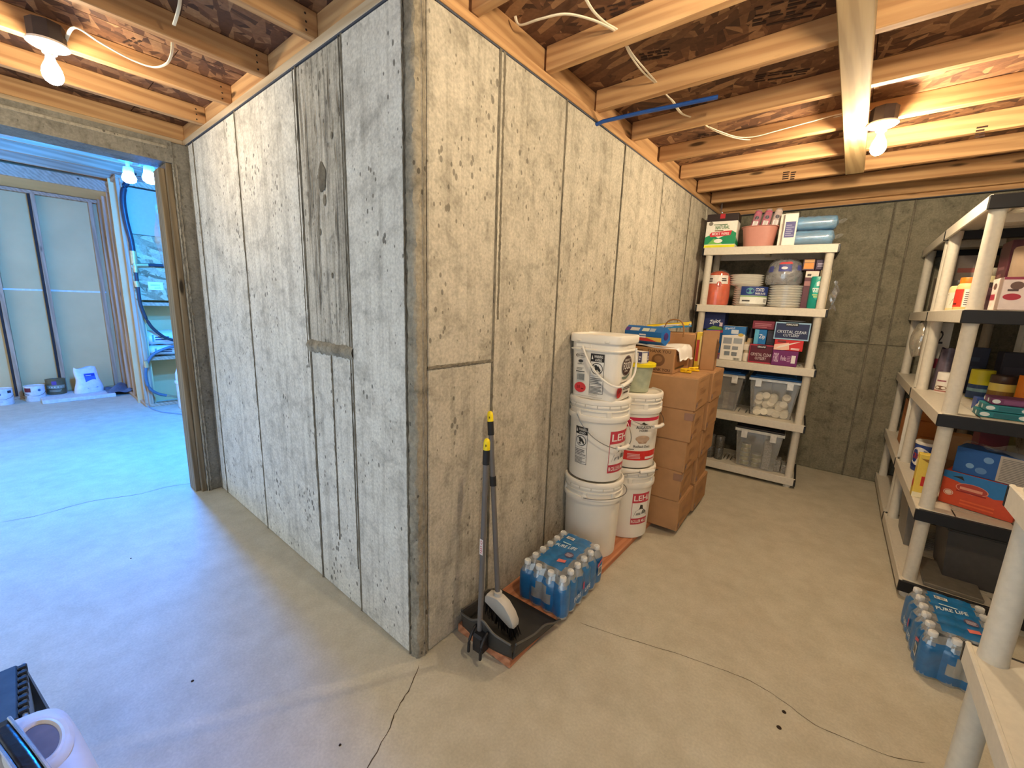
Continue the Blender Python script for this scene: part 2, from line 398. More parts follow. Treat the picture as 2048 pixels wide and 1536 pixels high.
# board knots pressed into the plank-marked panel
for kx, kz, kr in ((-.565, 1.82, .036), (-.553, 1.735, .014), (-.60, 1.62, .009), (-.48, 1.95, .009), (-.52, 1.45, .008)):
    mm = MB(); n = 18
    vs = [(kx, -.0025, kz)] + [(kx+kr*rr*.8*math.cos(2*PI*i/n)*random.uniform(.85, 1.15), -.003+.0012*rr, kz+kr*rr*1.5*math.sin(2*PI*i/n)*random.uniform(.85, 1.15)) for rr in (.5, 1) for i in range(n)]
    mm.add(vs, [(0, 1+i, 1+(i+1) % n) for i in range(n)] + [(1+i, 1+n+i, 1+n+(i+1) % n, 1+(i+1) % n) for i in range(n)])
    mm.build('board_knot', CONCD, wl)
# long splits of the plank grain
for i in range(26):
    x = random.uniform(-.725, -.405); z = random.uniform(1.22, 2.1); L = random.uniform(.08, .4); wv = random.uniform(.0012, .0035)
    def sp(u, v, x=x, z=z, L=L, wv=wv): return (x+.004*math.sin(v*5+i)+(u-.5)*2*wv*math.sin(PI*(.05+.9*v)), -.0032, z+L*v*(1 if z+L < HC else .3))
    MB().grid(sp, 1, 10).build('grain_split', CONCD, wl)
wr = struct('wall_right', box(-.26, -.012, .04, YB+.1, 0, HC), CONCW)
for y0, y1, z0, z1 in ((.05, .386, 1.135, HC), (.05, .386, 0, 1.135), (.386, .834, 0, HC), (.834, 1.44, 0, HC), (1.44, 2.04, 0, HC), (2.04, 2.65, 0, HC), (2.65, 3.1, 0, HC), (3.1, YB, 0, HC)):
    panel(wr, y0+g, y1-g, z0+.002, z1-.002, 'x', CONCW)
for p, wd in ((.386, .014), (.834, .011), (1.44, .010), (2.04, .008), (2.65, .008)): seam(wr, p, 0, HC, 'x', wd)
seam(wr, .41, 1.3, HC, 'x', .014, .002)
m = MB(); m.grid(lambda u, v: (.001+.004*math.sin(PI*v)*random.uniform(.3, 1.4), .05+.336*u, 1.128+.013*v+random.uniform(-.002, .002)), 40, 3); m.build('form_seam', CONCD, wr)
# the ragged corner between the two faces
prof = [(-.056, .004), (-.049, -.004), (-.046, .003), (-.040, .004), (-.034, -.003), (-.018, -.001), (-.006, .0), (.001, .006), (.003, .018), (.001, .027), (.005, .032), (-.001, .036), (.004, .042), (-.003, .05)]
def cor(u, v):
    i = min(int(u*(len(prof)-1)+.5), len(prof)-1); x, y = prof[i]; a = .0035 if 2 <= i <= 8 else .0014
    return (x+random.uniform(-a, a), y+random.uniform(-a, a), HC*v)
m = MB(); m.grid(cor, len(prof)-1, 170); cr = m.build('trim_1', CONCR, None, True); cr['kind'] = 'structure'
for u0, pts in ((0, ((-.0465, -.0045), (-.0440, -.002))), (1, ((.0058, .031), (.0015, .037)))):
    mm = MB(); mm.grid(lambda u, v: (pts[0][0]*(1-u)+pts[1][0]*u+random.uniform(-.001, .001), pts[0][1]*(1-u)+pts[1][1]*u+random.uniform(-.001, .001), HC*v), 1, 120)
    mm.build('corner_fin', CONCD if u0 == 0 else CONCR, cr)
# ---- back wall and side wall
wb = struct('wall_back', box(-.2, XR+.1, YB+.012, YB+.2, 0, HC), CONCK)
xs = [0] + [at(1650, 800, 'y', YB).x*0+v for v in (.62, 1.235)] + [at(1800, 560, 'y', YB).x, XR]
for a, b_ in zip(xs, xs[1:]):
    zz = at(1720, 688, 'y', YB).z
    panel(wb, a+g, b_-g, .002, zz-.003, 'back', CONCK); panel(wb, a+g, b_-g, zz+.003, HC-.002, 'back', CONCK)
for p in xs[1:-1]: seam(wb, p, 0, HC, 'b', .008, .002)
ws = struct('wall_side', box(XR, XR+.2, -2.6, YB+.1, 0, HC), CONC)
# ---- doorway wall (x = -2.22 .. -2.42)
wd = struct('wall_door', box(-2.42, -2.22, -2.6, -.075, 2.13, HC).box(-2.42, -2.225, -.082, .02, 0, HC, b=.006), CONCH)
def nib(u, v):
    i = u*4; return (-2.224+.006*math.sin(i*2.1)+random.uniform(-.004, .004), -.082+.022*u+random.uniform(-.003, .003), 2.13*v)
m = MB(); m.grid(nib, 5, 120); m.build('broken_edge', CONCR, wd, True)
seam(wd, -2.205, 0, HC, 'y', .012, .004)
m = box(-2.222, -2.214, -2.6, -.10, 2.205, 2.222, b=.002); m.build('form_seam', CONCR, wd)
bk = tag(box(-1.065, 1.065, -.015, .015, -.0975, .0975, b=.003).build('door_1', BUCK, None, False, Matrix.Translation((-2.3325, -.097, 1.065)) @ Matrix.Rotation(-PI/2, 4, 'Y')), kind='structure')
box(-1.05, 1.05, -.015, .015, -.065, .065, b=.003).build('jamb_stop', BUCK, bk, False, Matrix.Translation((-.015, -.030, .0)))
hb_ = box(0, 2.49, -.0975, .0975, -.015, .015, b=.003).build('head_board', BUCK, None, False, alongY(-2.3325, -2.6, 2.115)); hb_.parent = bk; hb_.matrix_parent_inverse = bk.matrix_world.inverted()
hw = struct('wall_header', box(-2.47, -2.43, -2.6, 1.7, HC+.01, 2.95).box(-2.47, -2.43, .02, 1.7, 0, HC+.01), CONC)
# loose plastic sheet hanging in the top corner of the opening
ps = [at(x, y, 'x', -2.46) for x, y in ((-40, 246), (60, 262), (150, 285), (240, 307), (290, 322), (306, 335), (314, 352), (320, 372), (324, 395), (334, 480), (342, 560))]
P = smooth_path(ps, 4); m = MB()
def sheet(u, v):
    p = P[min(int(u*(len(P)-1)), len(P)-1)]; n = Vector((0, -.06 if u > .5 else -.02, -.05 if u < .6 else -.012)); k = v*(.55+.45*math.sin(u*23))
    return tuple(p + n*k + Vector((-.012*math.sin(u*61+v*3), .004*math.sin(u*90), 0)))
m.grid(sheet, len(P)-1, 4)
o = m.build('plastic_sheet', sheer('hanging_sheet', (200, 225, 240), .5, .2, .2), None, True); tag(o, 'crumpled clear plastic sheet hanging along the top of the doorway', 'plastic sheet')

# ---- sill plates, rim boards, joists, subfloor
def board(name, L, wd_, th, mat, parent, M, bev=.003):
    return box(0, L, -wd_/2, wd_/2, -th/2, th/2, b=bev).build(name, mat, parent, False, M)
SEAL = plain('sill_seal_foam', (74, 78, 88), .9)
t1 = struct('trim_2', box(-2.42, .0, -.004, .10, 2.257, 2.29, b=.002), PLATE); box(-2.42, 0, -.002, .09, HC-.001, 2.2572).build('sill_seal', SEAL, t1)
t2 = tag(board('trim_3', YB, .104, .033, JOIST, None, alongY(-.048, 0, 2.2735)), kind='structure'); box(0, YB, -.046, .05, -.0225, -.0163).build('sill_seal', SEAL, t2)
t3 = struct('trim_4', box(0, XR+.1, YB-.03, YB+.08, 2.257, 2.29, b=.002), JOIST); box(0, XR+.1, YB-.028, YB+.07, HC-.001, 2.2572).build('sill_seal', SEAL, t3)
t4 = tag(board('trim_5', 2.596, .15, .037, PLATE, None, alongY(-2.355, -2.6, 2.2715)), kind='structure')
ce = struct('ceiling', box(-2.45, XR+.15, -2.65, YB+.15, 2.402, 2.44), plain('subfloor_backing', (90, 62, 42), .9))
for i in range(4):
    x0 = -2.45+1.16*i
    for j in range(3):
        y0 = -2.65+2.42*j+(i % 2)*-.6; y1 = min(y0+2.416, YB+.15)
        if y1-y0 > .1: box(x0, min(x0+1.157, XR+.15), y0, y1, DZ, 2.402).build('subfloor_panel', OSB, ce)
for x in (-2.29, -1.86, -1.45, -1.005, -.565, -.13):
    board('joist', 2.62, .038, .089, JOIST, ce, alongY(x-.019, -2.61, 2.335))
for y in (-2.29, -1.87, -1.45, -1.03, -.61, -.19, .232, .655, 1.075, 1.495, 1.925, 2.345, 2.765, 3.185, 3.58):
    board('joist', XR+.1, .038, .089, JOIST, ce, T(.003, y+.019, 2.335))
board('rim_board', 2.42, .034, .089, JOIST, ce, T(-2.42, .027, 2.335)); board('rim_board', YB, .034, .089, JOIST, ce, alongY(-.027, 0, 2.335))
board('rim_board', 2.6, .05, .089, JOIST, ce, alongY(-.03, -2.61, 2.335))
tie = board('tie_board', 3.4, .092, .034, wood('tie_board_wood', (206, 178, 132), (168, 138, 94)), None, alongY(.982, -.71, 2.2725)); tag(tie, 'flat pale board nailed across the undersides of the joists near the right bulb', 'board')
# ink stamps on the subfloor sheets and joists (dark illegible bars)
STAMP = ink((58, 38, 28), .9)
def stamp(parent, x, y, w_, h, n, ang=0, z=DZ-.0015):
    m = MB(); M = T(x, y, z, ang)
    for i in range(n):
        yy = -h/2+h*i/n
        for k in range(4):
            a = -w_/2+w_*k/4+random.uniform(0, .01)
            if random.random() < .8: m.box(a, a+w_/4*random.uniform(.5, 1.1), yy, yy+h/n*random.uniform(.25, .75), -.0008, .0004, M=M)
    m.build('ink_stamp', STAMP, parent)
for px, py, w_, h, n in ((1240, 25, .16, .10, 5), (1570, 25, .2, .13, 6), (1560, 150, .2, .07, 4), (1310, 110, .12, .06, 3), (1380, 215, .2, .05, 3), (265, 85, .09, .04, 2), (1420, 268, .14, .05, 3)):
    p = at(px, py, 'z', DZ); stamp(ce, p.x, p.y, w_, h, n, .25)
for px, py, y in ((1963, 262, 2.345), (1588, 350, 2.765), (1572, 350, 2.765)):
    p = at(px, py, 'y', y); m = MB()
    for k in range(4): m.box(p.x-.02, p.x+.02*random.uniform(.2, 1), y-.0012, y+.001, p.z-.028+.014*k, p.z-.02+.014*k)
    m.build('ink_stamp', STAMP, ce)
# nail heads at the joist ends
for x in (-1.86, -1.45, -1.005, -.565):
    for k in range(3):
        MB().lathe([(.004, 0), (.003, .0015)], 8, M=Matrix.Translation((x+.0005, -.035+.004*random.random(), 2.305+.026*k)) @ Matrix.Rotation(PI/2, 4, 'Y')).build('nail_head', plain('nail_steel', (70, 62, 56), .5, .6), ce)

# ---- the room beyond the doorway
DRY = plain('grey_sheathing', (226, 190, 134), .8, var=.05, scale=3, spec=.2)
DRYT = plain('tan_drywall', (228, 192, 136), .85, var=.05, scale=3, spec=.2)
fb = struct('wall_far', box(-6.95, -6.80, -2.7, .3, 0, 2.9), DRY)
for y0, y1 in ((-2.6, -1.62), (-1.60, -.82), (-.80, -.44), (-.42, .1)):
    for z0, z1 in ((.05, 1.325), (1.34, 2.5)): box(-6.806, -6.79, y0+.012, y1-.004, z0, z1, b=.003).build('insulation_panel', DRY, fb)
box(-6.798, -6.786, -2.6, .1, 1.322, 1.343).build('panel_joint', plain('white_joint_tape', (226, 226, 222), .7), fb)
def stud(x, y, z0, z1, parent, wx=.038, wy=.089, mat=STUD, nm='stud'):
    return box(-(z1-z0)/2, (z1-z0)/2, -wy/2, wy/2, -wx/2, wx/2, b=.002).build(nm, mat, parent, False, Matrix.Translation((x, y, (z0+z1)/2)) @ Matrix.Rotation(-PI/2, 4, 'Y'))
sf = struct('wall_far_frame', box(-6.79, -6.70, -2.6, .2, 0, .038, b=.002).box(-6.79, -6.70, -2.6, .2, 2.462, 2.5, b=.002), STUD)
for y in (-1.62, -.81, -.43, .06): stud(-6.745, y, .038, 2.462, sf, .089, .038)
DARK = plain('shadow_gap', (52, 48, 46), .9)
for y in (-.84, -.46): box(-6.789, -6.72, y-.012, y+.010, .04, 2.46).build('dark_gap', DARK, sf)
pt = struct('wall_partition', box(-6.70, -5.30, .12, .21, 0, .038, b=.002).box(-6.70, -5.30, .12, .21, 2.56, 2.598, b=.002), STUD)
for x in (-6.66, -6.33, -5.98, -5.64, -5.33): stud(x, .165, .038, 2.56, pt, .038, .089)
box(-6.7, -5.32, .212, .224, .04, 2.56).build('back_sheet', DRYT, pt)
wn = struct('wall_niche', box(-5.35, -5.26, .15, 1.7, 0, .038, b=.002).box(-5.35, -5.26, .15, 1.7, 2.50, 2.56, b=.002), STUD)
pz = lambda px, py: at(px, py, 'x', -5.3)
box(-5.62, -5.60, .1, 1.7, 0, 2.6).build('drywall', DRYT, wn)
for y in (.17, .78, 1.4): stud(-5.305, y, .038, 2.5, wn, .089, .038)
box(-5.262, -5.25, .15, 1.5, 1.265, 1.985, b=.002).build('strand_board', OSBP, wn)
box(-5.262, -5.252, .17, 1.5, 1.99, 2.48, b=.002).build('drywall_panel', plain('pale_drywall', (176, 164, 150), .85, var=.03), wn)
box(-5.56, -5.262, .2, 1.4, 1.20, 1.24, b=.002).build('shelf_rail', STUD, wn)
zs = pz(330, 712).z; box(-5.58, -5.25, .2, 1.4, zs-.04, zs, b=.003).build('niche_shelf', STUD, wn)
fc = struct('ceiling_far', box(-6.95, -2.43, -2.7, 1.75, 2.86, 2.92), plain('far_subfloor', (120, 104, 84), .9))
for x in (-2.9, -3.4, -3.9, -4.4, -4.86, -5.32, -5.80): board('joist', 4.4, .038, .235, STUD, fc, alongY(x, -2.7, 2.742))
box(-6.80, -5.95, -2.7, .3, 2.505, 2.53, b=.002).build('soffit_sheet', DRY, fc); box(-5.97, -5.93, -2.7, .3, 2.50, 2.62, b=.002).build('soffit_edge', STUD, fc)
wy = struct('wall_far_side', box(-6.9, -2.43, 1.7, 1.8, 0, 2.9), DRYT)

# ------------------------------------------------------------------ lamps
def bulb_prof(): return [(.0115, 0), (.0125, -.012), (.0145, -.022), (.021, -.036), (.0275, -.052), (.0300, -.068), (.0285, -.082), (.022, -.094), (.012, -.1015), (.003, -.104)]
def ceiling_bulb(loc, label, power):
    t = thing('ceiling_lamp', label, 'lamp', T(*loc), 'bare bulb lamps on the joists')
    MB().lathe([(.052, .06), (.052, .0), (.050, -.003)], 8, (0, 0, 0)).build('junction_box', plain('dark_box', (60, 52, 50), .6), t)
    lh = MB().lathe([(.030, .0), (.058, -.004), (.060, -.012), (.052, -.018), (.030, -.022), (.022, -.028), (.020, -.040), (.016, -.041)], 40).build('lamp_holder', plain('white_porcelain', (240, 236, 226), .25), t, True)
    MB().lathe([(.0125, -.036), (.0125, -.046)], 20).build('screw_base', WIRE, lh)
    bp = [(r, z-.040) for r, z in bulb_prof()]; bb = MB().lathe(bp[4:][::-1], 28).build('bulb', glow('bulb_glow_%d' % power, (1, .82, .56, 1), power), t, True)
    MB().lathe(bp[:5][::-1], 28).build('bulb_neck', glow('bulb_neck_glow_%d' % power, (1, .82, .56, 1), power), bb, True)
    return t
ceiling_bulb((-1.385, -.616, 2.268), 'bare white bulb in a porcelain holder between the joists at left', BULB_POWER)
ceiling_bulb((1.083, 1.870, 2.262), 'bare white bulb in a porcelain holder beside the flat pale board', BULB_RIGHT)
for px_, x_, lb in ((300, -2.88, 'nearer blue-white lamp glowing in the top corner of the doorway'), (258, -3.38, 'farther blue-white lamp glowing left of the doorway corner')):
    q = at(px_, 353, 'x', x_); led = thing('shop_light', lb, 'lamp', T(*q), 'blue-white lamps of the far room'); LH = plain('lamp_housing', (210, 214, 220), .4)
    MB().lathe([(.012, 2.625-q.z), (.012, .07), (.03, .065), (.034, .03), (.030, .022)], 16).build('housing', LH, led, True)
    MB().lathe([(.026, .028), (.036, .012), (.044, -.012), (.040, -.032), (.024, -.046), (.006, -.05)], 24).build('light_globe', glow('led_glow', (.01, .235, 1, 1), LED_POWER), led, True)

ceiling_bulb((1.083, .10, 2.262), 'bare white bulb in a porcelain holder on the joists nearest the camera', BULB_NEAR)
# ------------------------------------------------------------------ cables and blue tube at the ceiling
def cable(label, pts, r=.0055, flat=.55, mat=None, name='electrical_cable', cat='cable'):
    o = MB().tube(smooth_path(pts, 6), r, 8, flat=flat).build(name, mat or CABLE, None, True); return tag(o, label, cat)
zc = 2.335
def cp(px, py, z): return at(px, py, 'z', z)
cable('white cable looping from the left lamp box past a joist', [(-1.40, -.565, 2.30), cp(150, 55, 2.30), cp(200, 85, 2.30), cp(260, 118, 2.30), cp(305, 134, 2.295), cp(332, 128, 2.30), cp(343, 108, 2.33), cp(345, 80, 2.375)])
cable('short white cable end hanging from the joists above the left wall', [cp(362, -20, 2.375), cp(358, 15, 2.33), cp(348, 50, 2.30)])
cable('white cable looping out from the corner into the first joist at right', [cp(1030, 32, 2.36), cp(1040, 50, 2.34), cp(1080, 38, 2.33), cp(1130, 28, 2.33), cp(1180, 38, 2.33), cp(1215, 53, 2.33), cp(1234, 66, 2.335), cp(1250, 85, 2.335)])
cable('white cable dropping from the top edge into the first joist', [cp(1165, -15, 2.36), cp(1185, 20, 2.345), cp(1210, 45, 2.34), cp(1235, 60, 2.335), cp(1252, 80, 2.335)])
for k, lb in ((0, 'left of two white cables running between the joists'), (9, 'right of two white cables running between the joists')):
    cable(lb, [cp(1252+k*.3, 92, 2.335), cp(1262+k*.6, 112, 2.325), cp(1285+k, 143, 2.325), cp(1315+k*.3, 170, 2.335), cp(1335, 192, 2.335), cp(1345+k*.2, 203, 2.33), cp(1362+k*.3, 227, 2.33), cp(1392, 238, 2.335), cp(1418, 255, 2.335)], .0042)
for k, lb in ((0, 'lower of two white cables swagging towards the right lamp'), (6, 'upper of two white cables swagging towards the right lamp')):
    cable(lb, [cp(1418, 255-k*.2, 2.335), cp(1440, 266-k*.5, 2.325), cp(1475, 277-k*.5, 2.318), cp(1510, 279-k, 2.318), cp(1560, 266-k, 2.33), cp(1620, 250-k, 2.34), cp(1680, 232-k*.6, 2.345), (1.06, 1.87, 2.32)], .0042)
bt = MB().tube([(-.02, 1.10, 2.236), (.03, 1.115, 2.252), (.2, 1.17, 2.270), (.33, 1.22, 2.283), (.5, 1.28, 2.30)], .014, 8, flat=.55).build('blue_tube', plain('blue_tube_plastic', (24, 74, 150), .45), None, True)
tag(bt, 'flat blue tube sticking out of the top of the concrete wall', 'tube')

# ------------------------------------------------------------------ shelving units
def shelf_unit(label, M, levels, W=.90, D=.455, slats=(), group='grey plastic shelving units', near=False):
    t = thing('shelving_unit', label, 'shelf', M, group)
    HL = .06
    for li, z in enumerate(levels):
        s = box(0, W, 0, .012, z-HL, z, b=.003).box(0, W, D-.012, D, z-HL, z, b=.003)
        s.box(.012, W-.012, .01, .135, z-.012, z-.001).box(.012, W-.012, D-.135, D-.01, z-.012, z-.001)
        s.box(.012, .10, .13, D-.13, z-.012, z-.001).box(W-.10, W-.012, .13, D-.13, z-.012, z-.001)
        s.box(.43, .47, .13, D-.13, z-.05, z-.001)
        sh = s.build('shelf', GREYP, t)
        for x0, x1 in ((-.004, .012), (W-.012, W+.004)):
            box(x0, x1, -.001, D+.001, z-HL, z-.003, b=.003).build('end_cap', BLACKP, sh)
        n = 24; sm = None
        xs_ = [.108+(W-.216)*(k+.5)/n for k in range(n)]
        if li in slats:
            me = box(-.0075, .0075, .13, D-.13, -.012, -.002).mesh('slat', GREYP)
            for x in xs_: obj('slat', me, sh, Matrix.Translation((x, 0, z)))
        else:
            mb = MB()
            for x in xs_: mb.box(x-.0095, x+.0095, .13, D-.13, z-.012, z-.002)
            tag(mb.build('slat_grid', GREYP, sh), kind='stuff')
        if li:
            z0 = levels[li-1]-.002
            for x in (.048, W-.048):
                for y in (.040, D-.040):
                    MB().lathe([(.0275, z0), (.0275, z0+.01), (.0265, z0+.02), (.0265, z-HL-.004), (.029, z-HL), (.029, z-.02)], 24, (x, y, 0)).build('post', GREYP, t, True)
    for x in (.048, W-.048):
        for y in (.04, D-.04): MB().lathe([(.024, 0), (.027, .02), (.027, levels[0]-.05)], 20, (x, y, 0)).build('foot', BLACKP if False else GREYP, t, True)
    return t
FARL = (.095, .536, .976, 1.422, 1.88)
M_FAR = T(.045, 2.885, 0, math.radians(4.5)) @ Matrix(((1, 0, .0135, 0), (0, 1, 0, 0), (0, 0, 1, 0), (0, 0, 0, 1)))
M_FAR = T(.045, 2.885, 0.0, math.radians(4.5)) @ Matrix.Rotation(.012, 4, 'Y')
shelf_unit('five-tier grey plastic shelving unit against the back concrete wall', M_FAR, FARL)
AL = (.098, .478, .945, 1.412, 1.88)
def munit(x_far, y_far, y_near, x_near):
    ang = math.atan2(x_near-x_far, y_far-y_near); return T(x_far, y_far, 0, -PI/2+ang)
M_A = munit(1.455, 2.695, 1.79, 1.475); M_B = munit(1.445, 3.612, 2.715, 1.455); M_C = T(1.462, .648, 0, -PI/2)
shelf_unit('loaded grey plastic shelving unit along the right wall behind the water pack', M_A, AL)
shelf_unit('grey plastic shelving unit at the far end of the right wall', M_B, AL)
shelf_unit('nearest grey plastic shelving unit cut off by the right edge', M_C, (.095, .535, .976, 1.42, 1.88), slats=(1,))

# ------------------------------------------------------------------ buckets
PLANK = tag(box(0, 2.15, -.142, .142, 0, .037, b=.004).build('plank', LUMBER, None, False, alongY(.151, .2, 0)), 'reddish wide plank lying along the right wall under the buckets and boxes', 'plank')
BK = [(.134, 0), (.139, .004), (.1485, .315), (.149, .318), (.158, .322), (.1595, .332), (.1595, .346), (.157, .350), (.150, .351), (.1505, .372), (.156, .374), (.156, .379), (.151, .381), (.1512, .40)]
LID = [(.148, .392), (.157, .393), (.1585, .398), (.157, .405), (.1555, .407), (.159, .410), (.160, .420), (.158, .430), (.154, .434), (.148, .435), (.145, .428), (.138, .423), (.02, .423)]
def warn_label(p):
    p.rect(0, 0, 1, 1, (60, 60, 60)).rect(.03, .012, .97, .988, (238, 234, 226)); p.rect(.03, .80, .97, .988, (36, 34, 36))
    p.text('WARNING', .58, .93, .62, .07, (235, 232, 226)).text('AVISO', .58, .845, .5, .06, (235, 232, 226)).poly([(.07, .86), (.2, .86), (.135, .96)], (235, 232, 226))
    p.ring(.5, .63, .42, .145, (40, 40, 40), .12)
    p.disc(.42, .69, .09, .035, (44, 44, 44)).poly([(.35, .67), (.6, .70), (.78, .60), (.7, .55), (.55, .62), (.45, .58), (.38, .6)], (44, 44, 44)).poly([(.3, .575), (.52, .575), (.5, .54), (.32, .54)], (44, 44, 44)).poly([(.2, .72), (.24, .735), (.82, .545), (.78, .53)], (44, 44, 44))
    p.rect(.03, .44, .97, .446, (60, 60, 60)).rect(.03, .22, .97, .226, (60, 60, 60)); p.lines(.07, .25, .93, .42, 4, (110, 108, 104)); p.lines(.07, .03, .93, .2, 5, (110, 108, 104))
RED = (196, 62, 76)
def mill_label(p):
    p.rect(0, 0, 1, 1, RED).rect(.02, .2, .98, .70, (236, 230, 220)).rect(.035, .215, .965, .685, (238, 233, 224))
    p.text('LEHI', .5, .85, .86, .17, (242, 236, 228)).text('ROLLER MILLS', .5, .10, .92, .10, (240, 232, 224))
    p.poly([(.12, .27), (.88, .27), (.84, .4), (.62, .5), (.58, .62), (.44, .64), (.4, .5), (.2, .42)], (46, 44, 44)).poly([(.22, .3), (.5, .3), (.48, .38), (.26, .37)], (150, 146, 140)).poly([(.55, .33), (.75, .33), (.72, .43), (.58, .45)], (120, 118, 112))
def farm_label(p):
    p.rect(0, .93, 1, 1, (206, 44, 74)).rect(0, .80, .22, .93, (206, 44, 74)).rect(0, .10, 1, .30, (212, 48, 44))
    p.text('AUGASON', .52, .80, .36, .07, (52, 48, 44)).text('FARMS', .52, .73, .2, .04, (70, 66, 60)).poly([(.42, .85), (.5, .91), (.54, .88), (.62, .85)], (52, 48, 44))
    p.disc(.52, .56, .17, .07, (196, 166, 140)).poly([(.35, .56), (.69, .56), (.6, .46), (.44, .46)], (176, 142, 114))
    p.text('Rolled Oats', .52, .40, .4, .05, (80, 70, 60)); p.rect(.62, .13, .95, .18, (236, 226, 220)); p.lines(.2, .14, .5, .26, 4, (236, 190, 186)); p.lines(.1, .33, .35, .36, 1, (60, 60, 60))
def bucket(label, x, y, z, az_bail, drop=.15, labels=(), raise_=0, grip=True):
    t = thing('bucket', label, 'bucket', T(x, y, z), 'white plastic pails')
    MB().lathe(BK, 56).build('body', WHITEP, t, True)
    lid = MB().lathe(LID, 56).build('lid', WHITEP, t, True)
    mm = MB()
    for k in range(16):
        a = 2*PI*k/16; mm.box(-.0012, .0012, -.0015, .002, .394, .407, M=Matrix.Rotation(a, 4, 'Z') @ Matrix.Translation((.158, 0, 0)))
    mm.build('lid_notches', plain('lid_shadow', (190, 182, 166), .5), lid)
    for k in range(6):
        a = az_bail+PI/2+PI/3*k*1.0
        box(.150, .158, -.012, .012, .348, .378, b=.002, M=Matrix.Rotation(a, 4, 'Z')).build('collar_rib', WHITEP, t)
    for sgn in (-1, 1):
        MB().lathe([(.016, 0), (.014, .006), (.006, .008)], 14, M=Matrix.Rotation(az_bail+sgn*PI/2, 4, 'Z') @ Matrix.Translation((.155, 0, .352)) @ Matrix.Rotation(PI/2, 4, 'Y')).build('ear', WHITEP, t)
    pts = []
    for i in range(25):
        th = -PI/2+PI*i/24; r = .166+.012*math.cos(th)*1; pts.append((r*math.cos(az_bail+th), r*math.sin(az_bail+th), .352 - drop*math.cos(th)**.8 + raise_*math.cos(th)))
    bl = MB().tube(pts, .0022, 6).build('bail', WIRE, t, True)
    if grip: MB().tube(pts[10:15], .0105, 12).build('grip', WHITEP, bl, True)
    for az, w_, z0, z1, fn in labels:
        r = lambda zz: .139+.0095*(zz-.004)/.311
        p = Print(cylface(r(z0), r(z1), z0, z1, az, w_/.146)); fn(p); p.done(t)
    return t
C1 = (.132, 1.105); C2 = (.187, 1.425)
bucket('plain white pail at the bottom of the front bucket stack beside the water pack', *C1, .037, math.radians(10), .0, raise_=.01, grip=False)
bucket('white pail with warning sticker and red mill label, middle of the front stack', *C1, .475, math.radians(-15), .16, [(math.radians(-97), .074, .085, .285, warn_label), (math.radians(-8), .15, .05, .275, mill_label)])
bucket('white pail with red mill label at the bottom of the rear bucket stack', *C2, .037, math.radians(-30), .03, [(math.radians(-27), .12, .09, .285, mill_label)], raise_=.11)
bucket('white pail with red-banded farm label, top of the rear bucket stack', *C2, .473, math.radians(-12), .10, [(math.radians(-42), .25, .02, .30, farm_label)], raise_=.0)
# square pail
t = thing('square_pail', 'square white lidded pail with black oval food emblem on top of the front stack', 'bucket', T(C1[0]+.004, C1[1]-.004, .9045, math.radians(3)))
SQ = 5.5
MB().lathe([(.118, 0), (.122, .004), (.1315, .245), (.140, .247), (.1415, .252), (.133, .256), (.134, .30)], 64, sq=SQ).build('body', WHITEP, t, True)
ld = MB().lathe([(.136, .288), (.144, .288), (.1455, .294), (.1455, .322), (.142, .327), (.136, .327), (.131, .318), (.02, .318)], 64, sq=SQ).build('lid', WHITEP, t, True)
for s_ in (-.075, .075): box(s_-.012, s_+.012, -.150, -.144, .292, .302, b=.002).build('lid_catch', WHITEP, ld)
def sqface(k, z0, z1, u0, u1):
    def fn(u, v, o):
        z = z0+(z1-z0)*v; r = .122+.0095*(z/.245)+o+.0008; a = u0+(u1-u0)*u
        return (a, -r, z) if k == 'front' else (r, a, z)
    return fn
for k, a0, a1 in (('f', -.095, -.01), ('r', -.03, .06)):
    m = box(a0, a1, -.1355, -.130, .262, .284, b=.002) if k == 'f' else box(.130, .1355, a0, a1, .262, .284, b=.002)
    m.build('grip_recess', WHITEP, t)
pts = [(-.060+.20*u, -.142-.02*math.sin(PI*u)*0-.006, .262-.175*math.sin(u*PI/2)**1.2) for u in [i/14 for i in range(15)]]
pts = smooth_path([(-.055, -.142, .268), (-.035, -.150, .235), (.0, -.154, .18), (.045, -.155, .135), (.09, -.156, .105), (.125, -.156, .092), (.150, -.140, .088), (.158, -.10, .094), (.160, -.05, .102), (.158, .0, .114), (.156, .04, .14), (.150, .065, .19), (.142, .07, .262)], 4)
hd = MB().tube(pts, .0055, 8).build('handle', WHITEP, t, True)
MB().tube([p for p in pts if p.x > .145 and p.y < 0 and p.y > -.125], .010, 10).build('grip', WHITEP, hd, True)
p = Print(sqface('front', .035, .235, -.012, .062)); warn_label(p); p.done(t)
p = Print(sqface('front', .015, .235, -.105, .062))
p.ring(.24, .93, .17, .05, (80, 76, 72), .12).disc(.24, .80, .08, .035, (60, 60, 60)).text('EMERGENCY', .24, .93, .26, .035, (60, 56, 52)).text('SUPPLY', .24, .735, .2, .03, (60, 56, 52)).lines(.12, .60, .38, .66, 3, (120, 118, 112)).scrawl(.25, .565, .3, .03, (40, 40, 40)).barcode(.14, .34, .40, .52, (60, 60, 60), (190, 194, 190)).disc(.26, .19, .19, .12, (214, 60, 64)).text('20', .2, .2, .12, .07, (120, 20, 24)).scrawl(.34, .17, .1, .05, (120, 20, 24)).lines(.55, .04, .95, .12, 4, (190, 186, 178)).rect(0, 0, 1, .006, (150, 146, 140)); p.done(t)
p = Print(sqface('right', .015, .235, -.105, .10))
